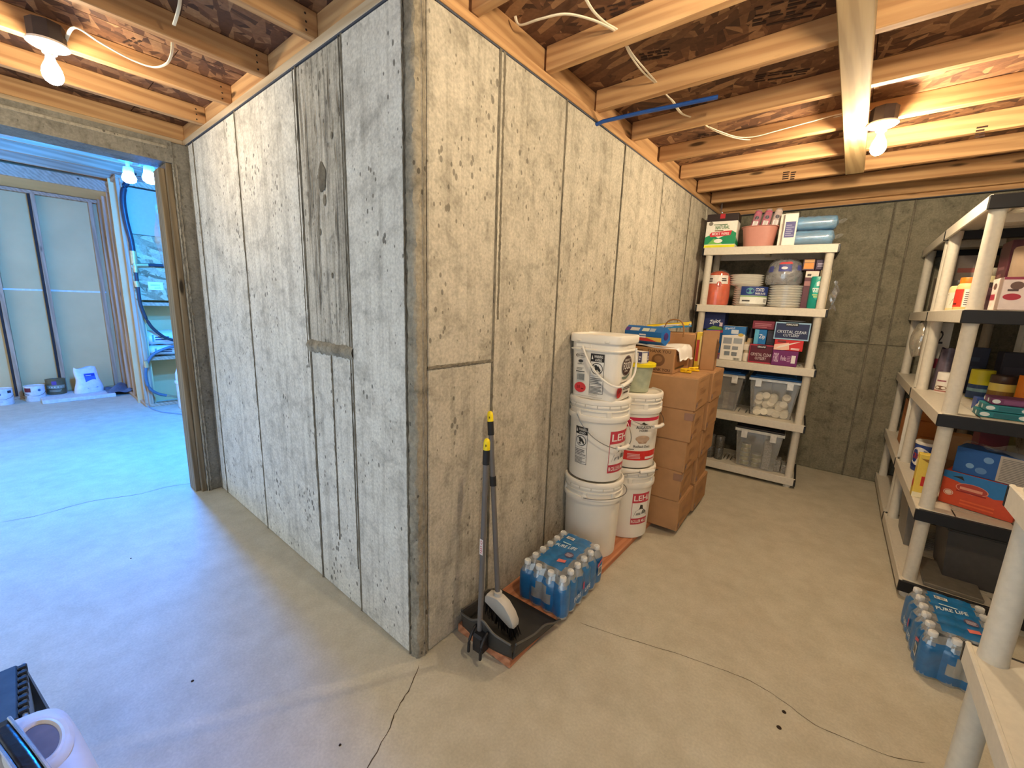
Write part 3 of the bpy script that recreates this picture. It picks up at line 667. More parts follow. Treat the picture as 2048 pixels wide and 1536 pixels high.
p.disc(.47, .74, .30, .235, (54, 26, 26)).ring(.47, .74, .285, .222, (210, 200, 190), .02).text('EMERGENCY', .48, .87, .34, .05, (232, 226, 216)).text('FOOD', .47, .74, .46, .17, (240, 236, 228)).text('SUPPLY', .46, .615, .22, .04, (232, 226, 216))
p.poly([(.22, .50), (.3, .44), (.5, .43), (.68, .50), (.72, .58), (.6, .52), (.45, .49), (.3, .50)], (110, 124, 112)).disc(.16, .16, .16, .14, (206, 48, 52)).text('20', .16, .17, .14, .07, (120, 20, 24)).scrawl(.66, .12, .45, .06, (70, 60, 56)).lines(.36, .18, .92, .30, 3, (80, 70, 66)).lines(.12, .36, .85, .40, 1, (120, 110, 100)); p.done(t)
# small tub with yellow lid on the rear stack
t = thing('tub', 'small pale green tub with bright yellow lid on the rear bucket stack', 'tub', T(C2[0]+.01, C2[1]-.0, .898))
MB().lathe([(.060, 0), (.064, .003), (.082, .152), (.084, .156)], 36).build('body', plain('pale_green_plastic', (176, 184, 160), .5), t, True)
MB().lathe([(.084, .148), (.094, .148), (.095, .165), (.090, .168), (.02, .168)], 40).build('lid', plain('yellow_plastic', (236, 214, 24), .4), t, True)
def f(p): p.rect(.08, .1, .7, .9, (232, 228, 220)).rect(.0, .9, 1, 1, (120, 126, 150)).rect(.8, .1, 1, .95, (84, 80, 120)).scrawl(.9, .5, .12, .4, (230, 230, 236))
carton('small_box', 'small white and violet box on the yellow-lidded tub', 'box', T(C2[0]-.05, C2[1]-.055, 1.067, -.25), (.11, .06, .065), (226, 222, 216), f, f)

# ------------------------------------------------------------------ cardboard cartons, five high, two deep
def kraft_box(label, M, w_, d, h, tape=True, seam_=.012, marks=True):
    t = thing('cardboard_box', label, 'box', M, 'stacked plain cardboard cartons')
    box(0, w_, 0, d, 0, h, b=.004).build('body', KRAFT, t)
    box(.004, w_-.002, .004, d-.004, h-.004, h+.0025, b=.001).build('top_flap', KRAFT, t)
    box(w_-.001, w_+.0022, .006, d-.006, h-.022, h-.001, b=.001).build('side_flap', KRAFT, t)
    p = Print(face('side', w_, d, h))
    if marks:
        p.lines(.25, .45, .75, .68, 4, (146, 98, 58)); p.lines(.2, .2, .5, .32, 2, (150, 102, 62))
    p.rect(.05, .08, .16, .26, (150, 118, 104)).scrawl(.105, .17, .08, .06, (90, 70, 80)); p.done(t)
    if tape:
        q = box(w_-.045, w_+.0026, -.0022, .05, h-.055, h-.012, b=.0008); q.build('tape', TAPE, t)
    return t
bx0 = Vector((.465, 1.588)); names = ['bottom', 'second', 'third', 'fourth', 'top']
hz = [.190, .189, .188, .188, .190]; z = .0375
for i in range(5):
    for k in range(2):
        rz = math.radians((2.5, 4, 2, 3.5, 3)[i] + (0, -1)[k]); w_, d = .425, .325
        j = (.0, -.012, -.006, .004, .008)[i]; X = bx0.x+.004*i+j - .002*k; Y = bx0.y - .003*i + k*(d+.014)
        M = T(X, Y, z, rz) @ Matrix.Translation((-w_, 0, 0))
        kraft_box('plain brown carton, %s of the %s column of the carton stack' % ((names[i], 'front') if k == 0 else (names[i], 'rear')), M, w_, d, hz[i]-.0015, tape=(i in (1, 3) and k == 0))
    z += hz[i]+.0015
ZT = z+.0015
# things lying on the carton stack
def fr(p): p.text('THANK YOU', .70, .88, .46, .13, (66, 42, 28)).text('T-Shirt', .20, .48, .40, .40, (40, 34, 40)).text('BAGS', .26, .2, .3, .13, (50, 36, 28)).text('THANK YOU', .73, .13, .44, .12, (66, 42, 28)).disc(.70, .52, .13, .26, (120, 84, 54)).disc(.70, .56, .08, .14, (150, 108, 70)).lines(.1, .8, .38, .92, 2, (100, 70, 44))
def sd(p): p.text('T-Shirt', .5, .62, .7, .34, (54, 40, 32)).scrawl(.5, .22, .8, .14, (70, 48, 32))
bM = T(.33, 1.615, ZT, math.radians(3)) @ Matrix.Translation((-.30, 0, 0))
carton('bag_carton', 'kraft carton of shopping bags with dark lettering on top of the carton stack', 'box', bM, (.30, .37, .145), None, fr, sd, mat=KRAFT)
# white bag draped over the carton
def drape(u, v):
    x = -.02+.40*u; y = .02+.30*v; h = .150+.008*math.sin(7*u+3*v)+.006*math.sin(13*v)
    if x > .305: h -= min(.075, (x-.305)*1.25+.03*(x > .335)); 
    return (min(x, .315+.25*(x-.305)) if x > .315 else x, y+.012*math.sin(9*u), h)
m = MB(); m.grid(lambda u, v: tuple(bM @ Vector(drape(u, v))), 26, 16)
o = m.build('white_bag', plain('white_bag_plastic', (244, 240, 234), .35, var=.03, bump=.2), None, True); o.modifiers.new('thick', 'SOLIDIFY').thickness = .004; tag(o, 'crumpled white bag draped over the kraft bag carton', 'bag')
# hexagonal blue box lying on it
t = thing('freezer_bag_box', 'six-sided blue printed box lying on the white bag', 'box', bM @ T(.0, .085, .215, math.radians(-14)) @ Matrix.Rotation(.1, 4, 'X'))
hexp = [(.056*math.cos(PI/3*k), .056*math.sin(PI/3*k)) for k in range(6)]
MH = Matrix.Rotation(PI/2, 4, 'Y')
MB().prism(hexp, -.02, .24, MH).build('body', ink((30, 104, 176)), t)
def hx(u, v, o): return (-.02+.26*u, -.0486-o-.0, -.028+.056*v)
p = Print(lambda u, v, o: (-.02+.26*u, -.0490-o, -.028+.056*v)); p.rect(0, 0, 1, .45, (226, 190, 90)).poly([(.0, .2), (.5, .5), (.9, .0), (.3, 0)], (206, 60, 60)).scrawl(.55, .6, .25, .5, (235, 235, 240)); p.done(t)
p = Print(lambda u, v, o: (-.02+.26*u, -.0490+.0245*v-o*.8, .028+.0205*v*1+o*.5)); p.rect(.02, .05, .14, .95, (96, 60, 140)).rect(.16, .1, .4, .9, (206, 200, 196)).rect(.48, .1, .66, .9, (206, 210, 190)).rect(.68, .1, .82, .9, (170, 180, 190)); p.done(t)
MB().lathe([(.024, 0), (.022, .003)], 20, M=MH @ Matrix.Translation((0, 0, .2400))).build('end_hole', ink((66, 44, 110)), t)
# paper bag with yellow boxes
t = thing('paper_bag', 'brown paper carrier bag with twisted handle behind the white bag', 'bag', bM @ T(.06, .36, 0.0, .05))
GB = [(0, 0), (.26, 0), (.26, .17), (0, .17)]
box(0, .26, .012, .18, .0, .225, b=.006).build('body', KRAFT, t); box(.255, .262, .02, .17, .0, .235, b=.002).build('gusset', KRAFT, t)
MB().tube(smooth_path([(.06, .005, .20), (.062, .004, .26), (.085, .003, .30), (.125, .002, .312), (.165, .003, .30), (.185, .004, .26), (.187, .005, .20)], 4), .0045, 8).build('handle', plain('twisted_paper', (150, 108, 66), .8), t, True)
def yb(p): p.poly([(0, 0), (1, 0), (1, .35), (0, .6)], (40, 130, 190)).poly([(.1, .2), (.6, .3), (.9, .7), (.4, .8)], (240, 240, 235)).scrawl(.5, .5, .5, .25, (60, 110, 170))
carton('snack_box', 'yellow and blue flat box lying across the paper bag', 'box', bM @ T(-.005, .40, .232, .1) @ Matrix.Rotation(-.12, 4, 'Y'), (.27, .14, .035), (240, 206, 40), yb, yb, yb)
def y2(p): p.rect(.1, .2, .6, .8, (200, 60, 50)).rect(.7, .1, .95, .9, (250, 230, 150))
carton('snack_box', 'small yellow box with red panel wedged beside the paper bag', 'box', bM @ T(.325, .40, .0, .05), (.035, .13, .235), (238, 206, 60), y2, y2)
# upright torn carton
t = thing('open_carton', 'tall open kraft carton leaning behind the bag carton', 'box', bM @ T(.365, .375, 0, .12))
m = box(0, .006, 0, .18, 0, .245).box(0, .09, 0, .006, 0, .25).box(.085, .09, 0, .18, 0, .2).box(0, .09, .175, .18, 0, .245); m.build('body', KRAFT, t)
MB().add([(.09, 0, .2), (.105, -.01, .17), (.10, -.005, .09), (.09, 0, .06)], [(0, 1, 2, 3)]).build('torn_flap', KRAFTD, t)
# yellow clips
for i, (px, py, rz, lb) in enumerate(((1372, 742, .1, 'left of two yellow plastic clips on the carton stack'), (1388, 739, .5, 'right of two yellow plastic clips on the carton stack'))):
    p_ = at(px, py, 'z', ZT+.01); t = thing('clip', lb, 'clip', T(p_.x, p_.y, ZT, rz), 'yellow clips')
    YC = plain('yellow_clip_plastic', (246, 200, 10), .4)
    box(-.032, .032, -.010, .010, 0, .012, b=.003).build('lower_jaw', YC, t); box(-.032, .026, -.009, .009, .014, .026, b=.004, M=Matrix.Rotation(-.08, 4, 'Y')).build('upper_jaw', YC, t)
    MB().lathe([(.007, -.011), (.007, .011)], 12, M=Matrix.Translation((0, 0, .013)) @ Matrix.Rotation(PI/2, 4, 'X')).build('hinge', YC, t)

# ------------------------------------------------------------------ dustpan and broom
PANG = plain('dustpan_plastic', (58, 56, 54), .5, var=.08)
PX, PY, PZ = .172, .205, .037
t = thing('dustpan', 'black long-handled dustpan standing on the end of the plank', 'dustpan', T(PX, PY, PZ, math.radians(2)))
def half(y): return .128+.03*y/.28
def pan_floor(u, v): y = .28*v; return ((u-.5)*2*half(y), y, .004+.010*(1-v)**2)
m = MB(); m.grid(pan_floor, 8, 8)
def sidew(sg):
    def fn(u, v):
        y = .28*u; H = .012+.062*(1-u)**1.1+.018*math.exp(-((u-.62)/.16)**2); return (sg*(half(y)+.012*v), y, .004+H*v)
    return fn
m.grid(sidew(1), 16, 4); m.grid(sidew(-1), 16, 4)
def backw(u, v):
    x = (u-.5)*2*.128; H = .070+.052*math.exp(-(x/.045)**2)-.006*math.cos(x*40); bul = .018*(1-(2*u-1)**2); return (x, -.004-bul-.012*v, .012+H*v)
m.grid(backw, 24, 5)
o = m.build('pan', PANG, t, True); md = o.modifiers.new('thick', 'SOLIDIFY'); md.thickness = .005
rim = MB().tube([backw(i/24, 1) for i in range(25)], .0045, 6).tube([sidew(1)(i/16, 1) for i in range(17)], .0040, 6).tube([sidew(-1)(i/16, 1) for i in range(17)], .0040, 6); rim.build('rim', plain('dustpan_rim', (92, 88, 82), .5), t, True)
box(-.026, .026, -.064, -.014, .0, .078, b=.008).build('hinge_block', plain('hinge_black', (34, 32, 34), .45), t)
for s_ in (-.03, .03): MB().tube(smooth_path([(s_, -.075, .0), (s_, -.07, .05), (s_, -.045, .083), (s_, -.015, .09)], 4), .006, 8).build('hinge_arm', plain('hinge_black', (34, 32, 34), .45), t, True)
GRAYT = plain('grey_handle_metal', (104, 100, 98), .45, var=.05)
YEL = plain('yellow_handle_cap', (246, 216, 20), .4); BLK = plain('black_grip', (30, 30, 32), .6)
def pole(t, p0, p1, grip=.055, cap=.042, r=.0105):
    a, b = Vector(p0), Vector(p1); d = (b-a).normalized(); L = (b-a).length
    MB().tube([a, b-d*(grip+cap)], r, 14).build('handle', GRAYT, t, True)
    MB().tube([b-d*(grip+cap), b-d*cap], r*1.22, 14).build('grip', BLK, t, True)
    c = MB().tube([b-d*cap, b-d*(cap*.35), b-d*(cap*.12), b], [r*1.2, r*1.15, r*.95, r*.45], 14).build('cap', YEL, t, True)
    q = b-d*cap*.55; MB().lathe([(.0045, 0), (.0045, .0015)], 12, M=Matrix.Translation(q+Vector((.006, -.0112, 0))) @ Matrix.Rotation(-.55, 4, 'Z') @ Matrix.Rotation(PI/2, 4, 'X')).build('hang_hole', plain('hole_dark', (70, 60, 20), .8), c)
    return a, b, d
ti = Matrix(t.matrix_world).inverted()
a, b, d = pole(t, ti @ Vector((.162, .170, .05)), ti @ at(974, 877, 'x', .148))
mid = a.lerp(b, .50); p = Print(lambda u, v, o: (mid.x-.006+.016*u, mid.y-.0108-o, mid.z-.032+.064*v)); p.rect(0, 0, 1, 1, (226, 214, 208)).text('O', .5, .8, .6, .25, (190, 50, 60)).lines(.2, .1, .85, .65, 4, (200, 90, 96)); p.done(t)
t = thing('broom', 'grey-handled broom with white head standing in the dustpan', 'broom', T(0, 0, 0))
hb = at(996, 1198, 'y', .285); top = at(980, 822, 'x', .028)
a, b, d = pole(t, hb, top)
MB().tube([a+d*.40*(b-a).length*0+(b-a)*.605, (b-a)*.655+a], .0135, 14).build('clip', BLK, t, True)
hM = Matrix.Translation(hb) @ Matrix.Rotation(math.radians(4), 4, 'Z')
WB = plain('broom_head_plastic', (206, 200, 190), .35, var=.03)
hp = [(-.055, -.006), (-.045, .012), (-.012, .018), (.012, .018), (.045, .004), (.078, -.03), (.095, -.062), (.094, -.078), (.080, -.084), (-.055, -.022)]
def headm():
    m = MB(); n = len(hp); vs = []
    for y, s_ in ((-.022, .93), (-.016, 1), (.016, 1), (.022, .93)):
        for x, z in hp: vs.append((.02+(x-.02)*s_, y, -.03+(z+.03)*s_))
    fs = [tuple(range(n)), tuple(range(3*n, 4*n))[::-1]]
    for k in range(3):
        for i in range(n): fs.append((k*n+i, k*n+(i+1) % n, (k+1)*n+(i+1) % n, (k+1)*n+i))
    return m.add(vs, fs)
hd = headm().build('head', WB, t, True, hM)
MB().tube([(0, 0, .005), (0, 0, .034)], .016, 16).build('socket', WB, hd, True)
bm = MB()
for i in range(170):
    x = random.uniform(-.054, .088); y = random.uniform(-.016, .016); zt = -.022-.0*(x) if x < -.05 else -.022-(x+.05)*.43
    e = (x*1.12+.004+random.uniform(-.006, .006), y*1.5, max(zt-.06, -(hb.z-.052)))
    bm.tube([(x, y, zt+.004), e], [.0022, .0014], 4)
tag(bm.build('bristles', plain('black_bristle', (26, 24, 26), .7), hd), kind='stuff')

# ------------------------------------------------------------------ shrink-wrapped water packs
BP = [(.028, 0), (.030, .004), (.0305, .05), (.029, .055), (.0305, .06), (.0305, .10), (.030, .135), (.026, .152), (.017, .170), (.0125, .178), (.0122, .186)]
bot_me = MB().lathe(BP, 14).mesh('bottle', CLEARB, True); cap_me = MB().lathe([(.0145, .180), (.0148, .183), (.0148, .196), (.0135, .1985), (.004, .199)], 14).mesh('cap', CAPW, True)
def water_pack(label, M, nx, ny, seed):
    rnd = random.Random(seed); t = thing('water_pack', label, 'water pack', M, 'shrink-wrapped bottled water'); p = .0625
    a, b = nx*p/2, ny*p/2
    for i in range(nx):
        for j in range(ny):
            if 0 < i < nx-1 and 0 < j < ny-1 and (i+j) % 2: pass
            o = obj('bottle', bot_me, t, Matrix.Translation((-a+p*(i+.5)+rnd.uniform(-.001, .001), -b+p*(j+.5), .001))); obj('cap', cap_me, o)
    per = []; N = 12
    def side(x0, y0, x1, y1, n, nxv):
        for k in range(n*N):
            s_ = k/(n*N); f = k/N % 1; e = s_*n
            dent = .0085*(1-abs(math.sin(PI*f))) if .3 < e < n-.3 else .0085*(1-abs(math.sin(PI*f)))*1.3
            per.append(((x0+(x1-x0)*s_)-nxv[0]*dent, (y0+(y1-y0)*s_)-nxv[1]*dent))
    side(-a, -b, a, -b, nx, (0, -1)); side(a, -b, a, b, ny, (1, 0)); side(a, b, -a, b, nx, (0, 1)); side(-a, b, -a, -b, ny, (-1, 0))
    Q = []
    for x, y in per:       # round the corners
        cx, cy = abs(x)-(a-.03), abs(y)-(b-.03)
        if cx > 0 and cy > 0:
            L = math.hypot(cx, cy); k = min(1, .030/L); x = math.copysign(a-.03+cx*k, x); y = math.copysign(b-.03+cy*k, y)
        Q.append((x*1.006, y*1.006))
    zs_ = [(.002, .012), (.012, .003), (.05, 0), (.10, 0), (.138, .001), (.150, .006), (.163, .014), (.178, .020), (.192, .026)]
    L = len(Q)
    def ringpt(i, k):
        x, y = Q[i % L]; z, ins = zs_[k]; r = math.hypot(x, y); q = 1-ins/max(r, .01)*1.1
        return (x*q, y*q, z+rnd.uniform(-.0008, .0008))
    V = [ringpt(i, k) for k in range(len(zs_)) for i in range(L)]
    blue, clear = MB(), MB(); fb_, fc_ = [], []
    for k in range(len(zs_)-1):
        for i in range(L):
            j = (i+1) % L; x, y = Q[i]; z = (zs_[k][0]+zs_[k+1][0])/2
            end = abs(y) > b-.012; hole = end and (x/(a*.42))**2+((z-.080)/.048)**2 < 1
            f = (k*L+i, k*L+j, (k+1)*L+j, (k+1)*L+i)
            low = z < .012
            lim = .160 - (.015 if (not end and math.sin(y*31+seed) > .3) else 0)
            (fc_ if (hole or z > lim or low) else fb_).append(f)
    blue.add(V, fb_); clear.add(V, fc_)
    # top skin: sags between the caps
    G = 6; ia, ib = a-.026, b-.026
    def topz(x, y):
        fx, fy = ((x+a)/p) % 1, ((y+b)/p) % 1; dd = math.hypot(fx-.5, fy-.5); return .2030-.007*min(1, max(0, dd-.30)/.40)
    def tp(u, v):
        x = (u-.5)*2*ia; y = (v-.5)*2*ib; return (x, y, topz(x, y))
    inner = lambda u, v: abs((u-.5)*2*ia) < a-p*.92+.004*math.sin(v*30) and (v-.5)*2*ib > -(b-p*.95)
    blue.grid(tp, nx*G, ny*G, keep=inner); clear.grid(tp, nx*G, ny*G, keep=lambda u, v: not inner(u, v))
    bo = blue.build('printed_film', BLUEF, t, True); clear.build('clear_film', CLEAR, t, True)
    pr = Print(lambda u, v, o: ((u-.5)*2*(a-p), (v-.5)*2*(b-p)+p*.2, .2035+o))
    pr.text('PURE LIFE', .42, .62, .78, .10, (226, 236, 240), .1); pr.scrawl(.40, .74, .5, .05, (190, 220, 230)); pr.poly([(.62, .10), (.9, .16), (.88, .24), (.6, .2)], (226, 120, 110)).disc(.78, .42, .17, .09, (90, 78, 104)).lines(.66, .37, .9, .47, 4, (200, 190, 200)).barcode(.1, .88, .42, .97)
    pr.done(bo)
    # marks on the long sides
    for sg in (1, -1):
        pr = Print(lambda u, v, o: (sg*(a+.0012+o), sg*(u-.5)*2*b, .150*v))
        pr.poly([(.80, .72), (.92, .86), (.92, .95), (.80, .84)], (206, 90, 110)).barcode(.82, .40, .92, .72).text('PURE', .30, .42, .16, .16, (210, 226, 234)).text('LIFE', .55, .40, .14, .15, (210, 226, 234)).rect(.42, .5, .46, .75, (176, 70, 110)); pr.done(bo)
    return t
water_pack('blue-wrapped water bottle pack on the plank between dustpan and buckets', T(.214, .684, .0372, math.radians(1)) @ Matrix.Diagonal((1, 1, .94, 1)), 4, 6, 3)
water_pack('blue-wrapped water bottle pack on the floor between the right-hand shelving units', T(1.610, 1.42, 0, math.radians(3)) @ Matrix.Diagonal((1, 1, .94, 1)), 4, 6, 8)

# ------------------------------------------------------------------ goods on the far unit
THIN = sheer('thin_wrap', (235, 235, 235), .08, .15, .06)
def fit(z, v, xl, xr, yb, yt, M=M_FAR):
    p0 = at_local(M, xl, yb, 'y', v); p1 = at_local(M, xr, yb, 'y', v); pt_ = at_local(M, (xl+xr)/2, yt, 'y', v); return p0.x, p1.x-p0.x, pt_.z-z
def fcarton(name, label, cat, lv, v, box_, d, col, front=None, side=None, top=None, z=None, rz=0, group=None, M=M_FAR, left=None):
    z = (FARL[lv] if z is None else z)+.0008; u, w_, h = fit(z, v, *box_, M=M)
    return carton(name, label, cat, M @ T(u, v, z, rz), (w_, d, h), col, front, side, top, left, group), (u, w_, z+h)
L5, L4, L3, L2, L1 = 4, 3, 2, 1, 0
def wipes(p):
    p.rect(0, .78, 1, 1, (44, 30, 28)).rect(.42, .86, .58, .99, (180, 40, 50)).poly([(0, .1), (0, .32), (.2, .4), (.45, .28), (.7, .38), (.85, .5), (1, .42), (1, .1)], (28, 140, 92)).poly([(.1, .1), (.3, .28), (.5, .18), (.6, .1)], (120, 190, 90)).rect(0, .0, 1, .08, (228, 226, 40))
    p.poly([(.18, .32), (.82, .36), (.86, .50), (.2, .46), (.14, .40)], (206, 44, 60)).text('MOIST WIPES', .5, .41, .55, .08, (240, 230, 226)).text('NATURAL', .54, .60, .46, .11, (60, 120, 70)).scrawl(.5, .69, .5, .035, (70, 110, 60)).scrawl(.5, .515, .4, .05, (130, 90, 60)).disc(.15, .72, .07, .06, (130, 124, 112)).disc(.45, .2, .14, .06, (240, 236, 230))
fcarton('wipes_carton', 'white and green carton of moist wipes with black top on the top shelf', 'box', L5, .03, (1408, 1469, 491, 428), .16, (240, 236, 224), wipes, lambda p: p.rect(0, .78, 1, 1, (44, 30, 28)).poly([(0, .1), (0, .3), (1, .2), (1, .1)], (28, 140, 92)))
u, w_, h = fit(FARL[4], .04, 1478, 1550, 489, 452)
t = thing('pink_tub', 'dusty pink plastic tub holding wrapped packs on the top shelf', 'tub', M_FAR @ T(u+w_/2, .04+w_*.42, FARL[4]+.001))
R = w_/2
MB().lathe([(R*.78, 0), (R*.82, .003), (R*.98, h-.006), (R*1.06, h-.004), (R*1.06, h), (R*.96, h), (R*.94, h-.008), (R*.77, .006), (.01, .006)], 48, sq=3.2).build('body', plain('pink_plastic', (196, 136, 122), .5, var=.03), t, True)
for i, (dx, c1_, lb) in enumerate(((-.062, (196, 56, 104), 'magenta'), (0, (214, 60, 110), 'pink and white'), (.060, (226, 200, 190), 'white'))):
    t2 = thing('wrapped_pack', '%s wrapped pack standing in the pink tub' % lb, 'packet', M_FAR @ T(u+w_/2+dx*1.12, .06+w_*.3, FARL[4]+.012, .1) @ Matrix.Rotation(.16, 4, 'Y'), 'packs in the pink tub')
    m = MB(); m.lathe([(.02, 0), (.027, .01), (.028, .12), (.0285, .22), (.025, .265), (.012, .28)], 20, sq=3.0); m.build('body', plain('pack_%d' % i, c1_, .25, var=.25, scale=30), t2, True)
    p = Print(lambda uu, vv, oo: (-.022+.044*uu, -.029-oo, .11+.14*vv)); p.rect(.1, .25, .9, .6, (236, 226, 224)).rect(.2, .05, .8, .2, (190, 44, 50)).disc(.5, .78, .3, .1, (60, 50, 70)); p.done(t2)
    MB().lathe([(.030, .0), (.0305, .24), (.02, .285)], 16, sq=3.0, caps=False).build('wrap', CLEAR, t2, True)
def wb_(p): p.rect(.12, .25, .88, .74, (90, 88, 140)).lines(.2, .3, .8, .68, 6, (150, 150, 186)).rect(0, .97, 1, 1, (220, 214, 200))
fcarton('white_carton', 'narrow white carton with violet panel beside the pink tub', 'box', L5, .07, (1554, 1564, 486, 429), .12, (238, 232, 218), lambda p: p.rect(.2, .3, .8, .7, (226, 220, 206)))
fcarton('white_carton', 'white carton with violet front beside the blue wrapped rolls', 'box', L5, .028, (1562, 1588, 488, 427), .12, (240, 236, 226), wb_, wb_)
def pillow(name, label, lv, v, b4, d, col, z0, n, cat='packet', film=CLEAR, sq=2.6):
    u, w_, h = fit(z0, v, *b4); t = thing(name, label, cat, M_FAR @ T(u+w_/2, v+d/2, z0+.001))
    def fn(a, b):
        th = 2*PI*a; x = (b-.5)*w_; e = (1-abs(2*b-1)**14)**.5 if 0 < b < 1 else .05; k = 1/((abs(math.cos(th))**sq+abs(math.sin(th))**sq)**(1/sq))
        return (x, d/2*k*math.cos(th)*max(.12, e), h/2+(h/2-.001)*k*math.sin(th)*max(.12, e)*(1+.035*math.sin(n*x*60+th*3)+.03*math.sin(x*140+th*7)+.02*math.sin(x*310+th*2)))
    m = MB(); m.grid(fn, 28, 22, wrap=True); m.build('roll', plain(name+'_blue', col, .3, var=.22, scale=18), t, True)
    m = MB(); m.grid(lambda a, b: tuple(Vector(fn(a, b))*1.0+Vector((0, 0, .0008))+Vector((0, (fn(a, b)[1])*.03, (fn(a, b)[2]-h/2)*.03))), 28, 22, wrap=True); m.build('wrap', film, t, True)
    m = MB(); m.add([(w_/2-.01, 0, h*.62), (w_/2+.03, -.02, h*.75), (w_/2+.05, .0, h*.7), (w_/2+.028, .02, h*.5), (w_/2, .02, h*.45)], [(0, 1, 2, 3, 4)]); m.build('wrap_tail', film, t)
    return t
pillow('wrapped_roll', 'lower of two clear-wrapped blue rolls on the top shelf', L5, .03, (1580, 1668, 487, 458), .19, (70, 150, 196), FARL[4], 1)
zz = fit(FARL[4], .03, 1580, 1668, 487, 458)[2]+FARL[4]
pillow('wrapped_roll', 'upper of two clear-wrapped blue rolls on the top shelf', L5, .035, (1584, 1676, 458, 429), .18, (84, 160, 204), zz, 2)
# second tier
def drum(name, label, cat, lv, v, b4, prof, mat, z=None, n=36, sq=None, group=None):
    z = FARL[lv] if z is None else z; u, w_, h = fit(z, v, *b4); R = w_/2
    t = thing(name, label, cat, M_FAR @ T(u+R, v+R, z+.001), group)
    MB().lathe([(a*R, b*h) for a, b in prof], n, sq=sq).build('body', mat, t, True); return t, R, h, u
t, R, h, u = drum('plate_bag', 'orange and white bag of paper goods at the left of the second shelf', 'packet', L4, .07, (1402, 1453, 603, 541), [(.86, 0), (.98, .05), (1, .3), (.98, .6), (.92, .8), (.7, .94), (.3, 1)], plain('orange_pack', (216, 84, 28), .3, var=.2, scale=14))
p = Print(cylface(R*1.0, R*.93, h*.62, h*.88, -PI/2, 2.0)); p.rect(0, 0, 1, .95, (238, 230, 220), 14).scrawl(.26, .45, .42, .5, (40, 36, 40)).scrawl(.82, .5, .22, .4, (60, 50, 50)).disc(.62, -.05, .10, .3, (190, 70, 60)); p.done(t)
MB().lathe([(R*1.02, 0), (R*1.03, h*.6), (R*.9, h*.92), (R*.4, h*1.04)], 28, caps=False).build('wrap', THIN, t, True)
PLATE_ = plain('paper_plate_white', (250, 247, 240), .5, var=.05)
def stack(name, label, b4, v, n, z=None, mat=PLATE_, wrap=True, ridged=1.0):
    z = FARL[3] if z is None else z; u, w_, h = fit(z, v, *b4); R = w_/2; t = thing(name, label, 'plates', M_FAR @ T(u+R, v+R, z+.001))
    me = MB().lathe([(R*.62, 0), (R*.7, .0), (R*.97, h/n*.75*ridged), (R, h/n*.9), (R*.96, h/n*1.0), (R*.66, h/n*.3), (.01, h/n*.28)], 36).mesh('plate', mat, True)
    for i in range(n): obj('plate', me, t, Matrix.Translation((0, 0, h/n*i*.985)))
    if wrap: MB().lathe([(R*1.01, 0), (R*1.02, h*.98), (R*.8, h*1.02)], 30, caps=False).build('wrap', THIN, t, True)
    return t, R, h
t, R, h = stack('plate_stack', 'left wrapped stack of white paper plates on the second shelf', (1460, 1530, 606, 572), .07, 9)
zl = FARL[3]+h
p = Print(cylface(R*1.04, R*1.04, h*.12, h*.98, -PI/2+.42, 1.75)); p.rect(0, 0, 1, 1, (232, 232, 224), 16).rect(0, .48, 1, 1, (36, 58, 126), 16).disc(.3, .74, .13, .18, (90, 150, 160)).text('COATED', .62, .82, .3, .2, (236, 238, 240)).text('PAPER PLATES', .66, .6, .38, .12, (236, 238, 240)).rect(0, .40, 1, .47, (130, 170, 110), 16).scrawl(.22, .2, .28, .14, (60, 60, 60)).barcode(.78, .06, .95, .34); p.done(t)
t, R2, h2 = stack('plate_stack', 'right wrapped stack of white paper plates on the second shelf', (1531, 1606, 607, 570), .07, 9)
stack('foam_plate_stack', 'foam plates piled on top of the left paper plate stack', (1453, 1524, 570, 548), .07, 5, z=zl+.003, wrap=False)
t, R, h, u = drum('bowl_bag', 'clear bag of plastic bowls heaped on the right plate stack', 'bag', L4, .075, (1526, 1603, 569, 513), [(.88, 0), (1, .1), (.98, .5), (.86, .78), (.6, .95), (.2, 1)], sheer('bag_haze', (170, 172, 178), .6, .2, .18), z=FARL[3]+h2+.004)
for i in range(3):
    MB().lathe([(R*.5, h*(.1+.2*i)), (R*.8, h*(.25+.2*i)), (R*.83, h*(.28+.2*i)), (R*.78, h*(.27+.2*i))], 28).build('bowl', plain('bowl_grey', (150, 150, 160), .4), t, True)
p = Print(cylface(R*.99, R*.93, h*.45, h*.80, -PI/2, 2.2)); p.rect(.36, .05, .68, .75, (70, 76, 140)).rect(.06, .0, .22, .6, (80, 86, 150)).rect(.84, .2, .98, .7, (80, 86, 150)).poly([(.34, .8), (.7, .84), (.66, 1.05), (.4, 1.0)], (206, 70, 70)).disc(.5, .4, .08, .14, (220, 220, 230)); p.done(t)
def card(c, c2): return lambda p: p.rect(.05, .1, .95, .6, c2).rect(.05, .66, .95, .92, c)
_, (u1, w1, zt1) = fcarton('small_carton', 'small white carton with dark base stacked behind the teal wipes', 'box', L4, .12, (1600, 1627, 611, 541), .12, (92, 48, 62), lambda p: p.rect(.02, .82, .98, .98, (226, 214, 200)).scrawl(.3, .9, .3, .1, (60, 50, 50)).rect(.02, .60, .98, .72, (160, 110, 110)))
fcarton('tea_box', 'small orange-fronted box on the carton stack of the second shelf', 'box', L4, .122, (1604, 1628, 541, 517), .1, (84, 56, 66), lambda p: p.rect(.1, .12, .92, .62, (224, 144, 60)).rect(.1, .66, .92, .92, (206, 156, 96)), z=zt1+.001)
_, (u1, w1, zt1) = fcarton('small_carton', 'small cream carton behind the right post of the second shelf', 'box', L4, .125, (1629, 1651, 611, 540), .12, (214, 196, 160), lambda p: p.rect(.1, .2, .9, .3, (150, 130, 100)))
